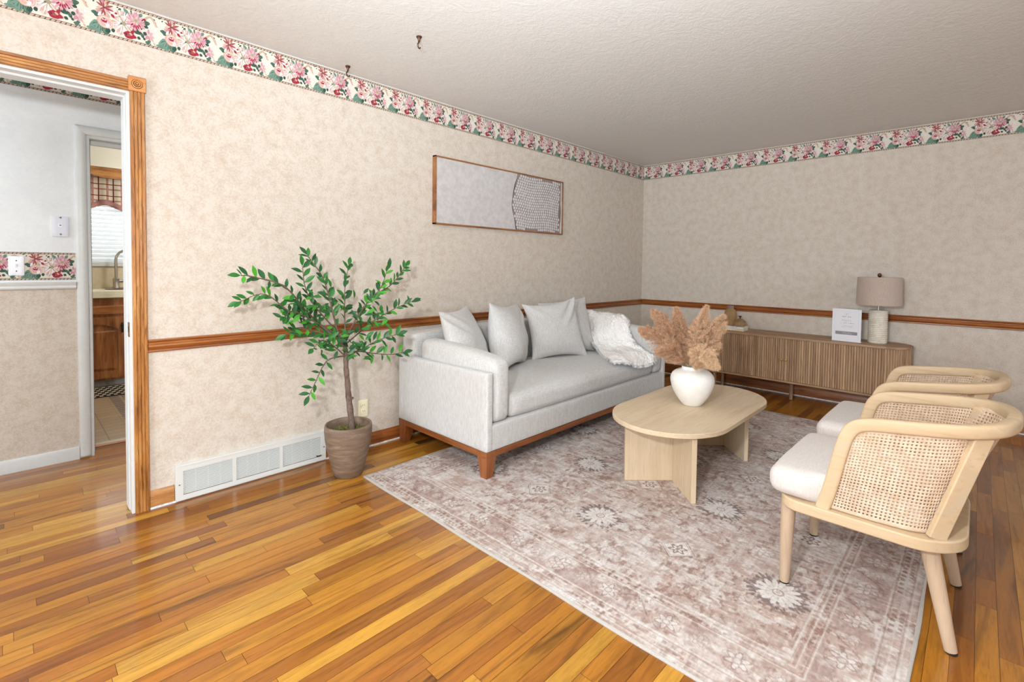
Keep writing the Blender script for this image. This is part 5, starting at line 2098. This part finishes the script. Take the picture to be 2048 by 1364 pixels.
mb.build('printed_sheet', [plain('paper_white', rgb(228, 227, 232), .7), plain('paper_line', rgb(196, 196, 200), .7), plain('paper_band', rgb(140, 140, 138), .7), plain('ink_grey', rgb(120, 118, 120), .7), plain('ink_pale', rgb(165, 163, 165), .7)], sg_, smooth=False, recalc=False)

# ------------------------------------------------------------------ books and amber jars
pg_ = plain('book_pages', rgb(226, 220, 208), .9)


def book(label, loc, w_, d_, h_, cover, spinetext, rz, seed):
    """w_ along y (spine faces -x), d_ depth along x"""
    b = thing('book', label, 'book', loc, rz, 'books stacked on the sideboard')
    mb = MB()
    mb.box(0, d_, -w_ / 2, w_ / 2, 0, .0022)
    mb.box(0, d_, -w_ / 2, w_ / 2, h_ - .0022, h_)
    mb.box(0, .003, -w_ / 2, w_ / 2, 0, h_)
    mb.build('cover', cover, b, bevel=.0006)
    mb = MB()
    mb.box(.003, d_ - .004, -w_ / 2 + .004, w_ / 2 - .004, .0022, h_ - .0022)
    mb.build('pages', pg_, b)
    if spinetext:
        rr = random.Random(seed)
        mb = MB()
        y = -.055
        while y < .05:
            q = rr.uniform(.004, .012)
            mb.add([(-.0003, -y, h_ * .38), (-.0003, -(y + q), h_ * .38), (-.0003, -(y + q), h_ * .66), (-.0003, -y, h_ * .66)], [(0, 1, 2, 3)])
            y += q + rr.uniform(.002, .005)
        mb.build('spine_text', plain('spine_ink_%d' % seed, rgb(150, 150, 146), .8), b, smooth=False, recalc=False)
    return b


book('cream-spined book, lower one of the pair on the sideboard', (4.985, 1.765, ZT), .222, .155, .021, plain('cover_cream', rgb(232, 214, 184), .7), False, 0.02, 1)
book('white-spined book, upper one of the pair on the sideboard', (4.978, 1.767, ZT + .021), .228, .155, .0195, plain('cover_white', rgb(236, 236, 234), .6), True, 0.0, 2)
am, ant, ab = new_mat('amber_glass')
ab.inputs['Base Color'].default_value = rgb(196, 160, 116)
ab.inputs['Roughness'].default_value = 0.12
ab.inputs['Transmission Weight'].default_value = 0.55
ab.inputs['IOR'].default_value = 1.35
bt = thing('bottle_vase', 'tall ribbed amber glass bottle on the stacked books', 'vase', (5.075, 1.812, ZT + .0406))
mb = MB()
mb.lathe([(0, 0), (.046, 0), (.050, .004), (.0525, .03), (.0545, .09), (.055, .118), (.051, .140), (.041, .158), (.031, .168), (.0295, .176), (.031, .1765)], 120,
         rfn=lambda a, z, r_: r_ * (1 + .040 * math.cos(20 * a)) if z < .165 and r_ > .03 else r_)
mb.build('body', am, bt, sharp=180)
mb = MB()
mb.lathe([(.0305, .176), (.0305, .1905), (.0325, .194), (.0325, .198), (.028, .199), (.027, .178)], 40)
mb.build('neck', plain('smoke_glass', rgb(170, 160, 150), .1, trans=.5), bt)
jr = thing('lidded_jar', 'small ribbed amber jar with metal knob on the stacked books', 'jar', (5.06, 1.712, ZT + .0406))
mb = MB()
mb.lathe([(0, 0), (.040, 0), (.047, .006), (.0495, .018), (.0495, .040), (.046, .046)], 108, rfn=lambda a, z, r_: r_ * (1 + .040 * math.cos(18 * a)) if r_ > .03 else r_)
mb.build('body', am, jr, sharp=180)
mb = MB()
mb.lathe([(.050, .046), (.050, .050), (.040, .056), (.033, .064), (.024, .071), (.013, .076), (.010, .079), (0, .079)], 108, rfn=lambda a, z, r_: r_ * (1 + .035 * math.cos(18 * a)) if r_ > .02 else r_)
ld_ = mb.build('lid', am, jr, sharp=180)
mb = MB()
mb.lathe([(.008, .078), (.0065, .086), (.0085, .092), (.015, .096), (.0165, .100), (.013, .103), (0, .104)], 20)
mb.build('knob', MAT['bronze'], ld_)


# ------------------------------------------------------------------ barrel chairs with cane backs
def make_chair(label):
    ch = thing('cane_armchair', label, 'chair', (2.318, .268, 0), 0, 'cane barrel armchairs facing the sofa')
    hx_ = .309
    yf, yr = .262, -.268
    zt_, zb_ = .370, .330
    # D-shaped seat board
    out = []
    for cx, cy, rx, ry, a0 in ((hx_ - .075, yf - .075, .075, .075, 0), (-hx_ + .075, yf - .075, .075, .075, PI / 2), (-hx_ + .16, yr + .15, .16, .15, PI), (hx_ - .16, yr + .15, .16, .15, 1.5 * PI)):
        for i in range(15):
            t = a0 + PI / 2 * i / 14
            out.append((cx + rx * math.cos(t), cy + ry * math.sin(t)))
    mb = MB()
    mb.prism(out, zb_, zt_)
    mb.build('seat_board', MAT['chairwood'], ch, bevel=.005, bseg=3, sharp=30)
    # legs
    for sx_ in (-1, 1):
        for fr in (1, -1):
            if fr > 0:
                top, foot = (sx_ * .238, .238, zb_), (sx_ * .233, .247, RUGZ + .001)
            else:
                top, foot = (sx_ * .222, -.172, zb_), (sx_ * .232, -.238, .001)
            T, F = Vector(top), Vector(foot)
            D_ = F - T
            mb = MB()
            n_ = 14
            ks = [0, .5, .984]
            mb.tube([T + D_ * k for k in ks], [.0265, .0225, .0175], 18)
            # cut the foot level
            lg = mb.build('leg', MAT['chairleg'], ch, sharp=40)
            mb = MB()
            q = [(F.x + .0165 * math.cos(2 * PI * i / 18), F.y + .0165 * math.sin(2 * PI * i / 18)) for i in range(18)]
            mb.prism(q, foot[2] - .001, foot[2] + .005)
            mb.build('foot_pad', MAT['black'], lg)
    # horseshoe rail with front posts
    half = [(-.287, .118, .366), (-.281, .098, .44), (-.274, .082, .52), (-.268, .066, .60), (-.264, .050, .652), (-.262, .028, .680), (-.260, -.005, .693), (-.258, -.050, .700), (-.256, -.125, .709),
            (-.247, -.205, .718), (-.222, -.275, .726), (-.170, -.330, .733), (-.090, -.358, .737), (0, -.366, .738)]
    full = half + [(-x, y, z) for x, y, z in half[-2::-1]]
    n_ = 150
    path = smoothpath(full, n_)
    sec = []
    tw, th = .0135, .0225
    for i in range(20):
        t = 2 * PI * i / 20
        sec.append((tw * math.copysign(abs(math.cos(t)) ** .55, math.cos(t)), th * math.copysign(abs(math.sin(t)) ** .55, math.sin(t))))
    frames = []
    for i, p in enumerate(path):
        t = (path[min(i + 1, n_ - 1)] - path[max(i - 1, 0)]).normalized()
        o_ = Vector((p.x, min(0.0, p.y + .10) * 1.0, 0))
        o_ = o_ - t * o_.dot(t)
        o_.normalize()
        b = t.cross(o_).normalized()
        frames.append((o_ * (1 + .45 * fade(min(1.0, max(0.0, (-p.y - .16) / .2)))), b))
    mb = MB()
    mb.sweep(path, frames, sec)
    mb.build('back_rail', MAT['chairwood'], ch, sharp=50)
    # rear uprights
    for sx_ in (-1, 1):
        A, B = Vector((sx_ * .259, -.190, zt_ - .004)), Vector((sx_ * .196, -.292, .712))
        t = (B - A).normalized()
        tang = Vector((-sx_ * .64, -.77, 0)).normalized() if sx_ < 0 else Vector((-.64, -.77, 0)).normalized()
        tang = Vector((.60, -.80, 0)) if sx_ < 0 else Vector((-.60, -.80, 0))
        nrm = t.cross(tang).normalized()
        tang = nrm.cross(t)
        q = [(-.0265, -.011), (.0265, -.011), (.0265, .011), (-.0265, .011)]
        mb = MB()
        mb.hexa([A + tang * a + nrm * b for a, b in q], [B + tang * a * 1.0 + nrm * b for a, b in q])
        mb.build('upright', MAT['chairwood'], ch, bevel=.004, bseg=3)
    # cane sheet between seat board and rail
    low = [(-.280, .108, .372), (-.282, .03, .372), (-.280, -.06, .372), (-.264, -.145, .372), (-.215, -.188, .372), (-.12, -.202, .372), (0, -.204, .372)]
    up = [(-.262, .058, .675), (-.258, -.02, .690), (-.254, -.11, .700), (-.243, -.195, .712), (-.214, -.262, .722), (-.128, -.334, .728), (0, -.352, .731)]
    low = low + [(-x, y, z) for x, y, z in low[-2::-1]]
    up = up + [(-x, y, z) for x, y, z in up[-2::-1]]
    NU, NV = 94, 30
    Lp, Up = smoothpath(low, NU * 4 + 1), smoothpath(up, NU * 4 + 1)

    def S(a, b):
        """a in 0..NU, b in 0..NV"""
        k = a * 4
        i = min(int(k), NU * 4 - 1)
        t = k - i
        l, h = Lp[i].lerp(Lp[i + 1], t), Up[i].lerp(Up[i + 1], t)
        s = b / NV
        q = l.lerp(h, s)
        return q
    mb = MB()
    idx = {}

    def vid(a, b):
        key = (round(a, 4), round(b, 4))
        if key not in idx:
            idx[key] = len(mb.v)
            mb.v.append(tuple(S(a, b)))
        return idx[key]
    hr = .262
    for i in range(NU):
        for j in range(NV):
            c8 = [(i, j), (i + .5, j), (i + 1, j), (i + 1, j + .5), (i + 1, j + 1), (i + .5, j + 1), (i, j + 1), (i, j + .5)]
            if j == 0 or j == NV - 1 or i == 0 or i == NU - 1:
                mb.f.append(tuple(vid(*q) for q in c8))
                mb.m.append(0)
                continue
            h8 = []
            for k in range(8):
                t = -3 * PI / 4 + k * PI / 4
                h8.append((i + .5 + hr * math.cos(t), j + .5 + hr * math.sin(t)))
            for k in range(8):
                mb.f.append((vid(*c8[k]), vid(*c8[(k + 1) % 8]), vid(*h8[(k + 1) % 8]), vid(*h8[k])))
                mb.m.append(0)
    cn = mb.build('cane_panel', MAT['cane'], ch, sharp=180)
    sd = cn.modifiers.new('solid', 'SOLIDIFY')
    sd.thickness = .0024
    # seat cushion
    mb = MB()
    rbox(mb, .600, .490, .100, .040, (0, .055, zt_ + .051), 20, puff=(.006, .008, .016), wr=.002, seed=2)

    def cs(p):
        x, y, z = p
        if y < -.02:           # follows the curved back
            k = (-.02 - y) / .17
            x *= 1 - .22 * k ** 2
        elif y > .2:
            k = (y - .2) / .1
            x *= 1 - .035 * k ** 2
        if y < .14 and abs(x) > .262:
            x = math.copysign(.262 + (abs(x) - .262) * .15, x)
        return (x, y, z)
    mb.v = [cs(p) for p in mb.v]
    cu = mb.build('seat_cushion', MAT['seatcloth'], ch, sharp=180)
    return ch


ch1 = make_chair('cane-backed barrel armchair with cream cushion, the nearer of two')
copy_thing(ch1, (2.318 + .772, .272, 0), 0, 'cane-backed barrel armchair with cream cushion, in front of the lamp end', 'cane barrel armchairs facing the sofa')

# ------------------------------------------------------------------ potted tree
PX_, PY_ = 1.362, 2.628
pt = thing('potted_tree', 'small green-leaved tree in a brown clay pot beside the sofa', 'plant', (PX_, PY_, 0))
m_, nt_, b_ = new_mat('brown_clay')
v_ = coords(nt_, (1, 1, 5))
n1 = noise(nt_, v_, 8, 5, .65, .3)
v2_ = coords(nt_, (.25, .25, 30))
n2 = noise(nt_, v2_, 6, 3, .6)
rp = ramp(nt_, [(.32, rgb(106, 86, 71)), (.52, rgb(126, 105, 88)), (.70, rgb(148, 129, 112))])
nt_.links.new(n1.outputs[0], rp.inputs[0])
rp2 = ramp(nt_, [(.40, (.84, .82, .80, 1)), (.6, (1, 1, 1, 1))])
nt_.links.new(n2.outputs[0], rp2.inputs[0])
nt_.links.new(mixc(nt_, .8, rp.outputs[0], rp2.outputs[0], 'MULTIPLY'), b_.inputs['Base Color'])
b_.inputs['Roughness'].default_value = .6
bump(nt_, b_, n2.outputs[0], .15, .004)
mb = MB()
PHt = .300
mb.lathe([(0, 0), (.076, 0), (.080, .004), (.092, .05), (.108, .11), (.122, .17), (.1305, .22), (.1335, .262), (.1325, .290), (.130, .298), (.1255, PHt), (.121, .297), (.119, .285), (.118, .24), (.108, .22), (0, .21)], 56,
         rfn=lambda a, z, r_: r_ * (1 + .0025 * math.sin(z * 160 + 2 * math.sin(a))) if .02 < z < .28 and r_ > .06 else r_)
mb.build('pot', m_, pt, sharp=60)
# moss
ms_ = MB()
rnd = random.Random(21)
for i in range(1500):
    a, rr = rnd.uniform(0, 2 * PI), .116 * math.sqrt(rnd.random())
    z = .242 + .014 * (1 - (rr / .116) ** 2) + rnd.uniform(-.004, .006)
    p = Vector((rr * math.cos(a), rr * math.sin(a), z))
    d = Vector((rnd.uniform(-1, 1), rnd.uniform(-1, 1), rnd.uniform(.1, 1))).normalized() * rnd.uniform(.008, .018)
    s_ = d.cross(Vector((rnd.uniform(-1, 1), rnd.uniform(-1, 1), rnd.uniform(-1, 1)))).normalized() * .0022
    ms_.add([p - s_, p + s_, p + d + s_ * .4, p + d - s_ * .4], [(0, 1, 2, 3)], rnd.choice([0, 0, 1, 2]))
bed = [(0, .250), (.06, .248), (.118, .240)]
ms_.lathe([(r_, z) for r_, z in bed][::-1] if False else [(.118, .236), (.06, .245), (0.0005, .247)], 24, mi=1)
mo = ms_.build('moss', [plain('moss_green', rgb(112, 116, 58), .95), plain('moss_brown', rgb(82, 76, 44), .95), plain('moss_olive', rgb(140, 136, 78), .95)], pt, smooth=False, recalc=False)
mo['kind'] = 'stuff'
BR = [[(-.048, .779), (-.237, .959), (-.371, 1.106), (-.529, 1.16), (-.583, 1.167)],
      [(-.059, .801), (-.315, .964), (-.443, 1.066), (-.551, 1.029)],
      [(-.07, .844), (-.227, 1.008), (-.29, 1.109), (-.319, 1.216)],
      [(-.059, .822), (-.103, 1.023), (-.124, 1.156), (-.196, 1.277)],
      [(-.024, .787), (-.004, .944), (.03, 1.102), (.071, 1.219)],
      [(-.015, .818), (.1, .992), (.173, 1.088), (.191, 1.209)],
      [(-.02, .776), (.077, .939), (.185, 1.043), (.3, 1.107), (.413, 1.216)],
      [(-.015, .765), (.125, .881), (.248, .962), (.353, 1.003)],
      [(-.009, .711), (.031, .728), (.125, .783), (.236, .816)],
      [(-.004, .668), (.042, .716), (.149, .692), (.275, .671), (.348, .679)],
      [(-.032, .698), (-.124, .695), (-.166, .659), (-.218, .596), (-.268, .529)],
      [(-.032, .703), (-.103, .764), (-.197, .815), (-.277, .789)],
      [(-.059, .801), (-.247, .87), (-.33, .843)],
      [(-.103, .847), (-.324, .974), (-.408, .96)]]
DY = [-.06, .08, -.14, .10, .14, -.10, .03, -.13, -.16, -.03, -.08, -.15, .06, -.12]
dens = [1.0, 1.0, .95, 1.0, .9, 1.0, .95, .95, 1.1, .75, .85, .9, 1.0, .9]
tk = MB()
tp = smoothpath([(.020, 0, .235), (.020, 0, .289), (.012, .004, .38), (.002, .004, .464), (-.006, 0, .54), (-.015, 0, .627), (-.017, 0, .70), (-.025, .0, .76), (-.059, .004, .82)], 34)
tk.tube(tp, [.0195 - .0085 * i / 33 + .0012 * math.sin(i * 1.7) for i in range(34)], 12)
tk.tube([(.008, 0, .43), (.026, -.008, .448)], [.009, .007], 8)
lf = MB()
rnd = random.Random(17)


def add_leaf(p, d, up, L, Wd, mi):
    d = d.normalized()
    s_ = d.cross(up).normalized()
    n_ = s_.cross(d).normalized()
    curl = rnd.uniform(-.12, .22)
    fold_ = rnd.uniform(.12, .4)
    rows = []
    prof = [(0, .02), (.12, .35), (.3, .82), (.5, 1.0), (.68, .85), (.85, .46), (1.0, .02)]
    for t, w_ in prof:
        c_ = p + d * (L * t) + n_ * (-curl * L * t * t)
        h = Wd / 2 * w_
        rows.append([c_ - s_ * h + n_ * h * fold_, c_, c_ + s_ * h + n_ * h * fold_])
    lf.grid(rows, mi)
    lf.tube([p - d * .008, p + d * .002], .0009, 5, 3)


for bi, (b, dy) in enumerate(zip(BR, DY)):
    k = len(b)
    pts3 = []
    for i, (x, z) in enumerate(b):
        t = i / (k - 1)
        pts3.append(Vector((x, dy * t ** 1.1 + .01 * math.sin(i * 2 + bi), z)))
    anchor = {8: (-.018, 0, .675), 9: (-.016, 0, .655), 10: (-.016, 0, .690), 11: (-.017, 0, .69), 13: (-.07, 0, .80)}.get(bi, (-.022 - .03 * (bi % 3) / 2, 0, .755 + .015 * (bi % 4)))
    pts3 = [Vector(anchor)] + pts3
    path = smoothpath(pts3, 40)
    r0 = .0062 if bi in (0, 3, 6) else .0045
    tk.tube(path, [r0 * (1 - .80 * i / 39) + .0008 for i in range(40)], 7)
    lens = [0.0]
    for i in range(1, 40):
        lens.append(lens[-1] + (path[i] - path[i - 1]).length)
    tot = lens[-1]
    s = tot * (.26 if bi not in (9, 10) else .34)
    side = 1
    while s < tot:
        i = next((q for q in range(40) if lens[q] >= s), 39)
        i = min(i, 38)
        p = path[i]
        t = (path[i + 1] - path[max(i - 1, 0)]).normalized()
        r_ = Vector((rnd.uniform(-1, 1), rnd.uniform(-1, 1), rnd.uniform(-.5, 1))).normalized()
        sd = t.cross(Vector((0, -1, .25))).normalized() * side
        d = t * rnd.uniform(.35, .95) + sd * rnd.uniform(.5, 1.0) + r_ * .45 + Vector((0, 0, .12))
        up = Vector((rnd.uniform(-.5, .5), -1 + rnd.uniform(-.3, .3), .8 + rnd.uniform(-.4, .4)))
        L = rnd.uniform(.046, .066)
        add_leaf(p, d, up, L, L * rnd.uniform(.34, .44), rnd.choices([0, 1, 2], [5, 4, 2.0])[0])
        side = -side
        s += rnd.uniform(.014, .026) / dens[bi]
    add_leaf(path[-1], path[-1] - path[-3], Vector((0, -1, .6)), .060, .026, rnd.choice([0, 1]))
for q in range(150):   # short shoots inside the crown
    bi = rnd.choice([0, 1, 2, 3, 4, 5, 7, 8, 8, 11, 12, 13])
    x, z = BR[bi][rnd.choice([0, 1, 1])]
    p = Vector((x + rnd.uniform(-.07, .07), DY[bi] * .5 + rnd.uniform(-.07, .07), z + rnd.uniform(-.06, .07)))
    d = Vector((rnd.uniform(-1, 1) + x * 1.5, rnd.uniform(-1, .6), rnd.uniform(-.2, 1)))
    add_leaf(p, d, Vector((rnd.uniform(-.5, .5), -1, .8)), rnd.uniform(.044, .062), rnd.uniform(.018, .025), rnd.choices([0, 1, 2], [6, 4, 1.5])[0])
add_leaf(Vector((-.05, -.075, .262)), Vector((.4, -.5, .5)), Vector((0, -1, .8)), .04, .022, 2)
tk.build('trunk', mottled('bark', rgb(92, 74, 66), rgb(124, 104, 94), 30, .85, 160, .8, .3, stretch=(1, 1, .3)), pt, sharp=180)


def leafmat(name, c):
    m, nt, b = new_mat(name)
    v = coords(nt)
    n = noise(nt, v, 60, 2, .5)
    nt.links.new(mixc(nt, n.outputs[0], tuple(q * .75 for q in c[:3]) + (1,), tuple(min(1, q * 1.25) for q in c[:3]) + (1,)), b.inputs['Base Color'])
    b.inputs['Roughness'].default_value = .38
    b.inputs['Specular IOR Level'].default_value = .4
    t = N(nt, 'ShaderNodeBsdfTranslucent')
    t.inputs[0].default_value = tuple(min(1, q * 1.6) for q in c[:3]) + (1,)
    mx = N(nt, 'ShaderNodeMixShader')
    mx.inputs[0].default_value = .22
    nt.links.new(b.outputs[0], mx.inputs[1])
    nt.links.new(t.outputs[0], mx.inputs[2])
    nt.links.new(mx.outputs[0], nt.nodes['Material Output'].inputs[0])
    return m


lf.build('foliage', [leafmat('leaf_deep', rgb(44, 92, 52)), leafmat('leaf_mid', rgb(52, 118, 50)), leafmat('leaf_bright', rgb(76, 160, 48)), plain('leaf_stalk', rgb(84, 92, 52), .7)], pt, sharp=180, recalc=False)
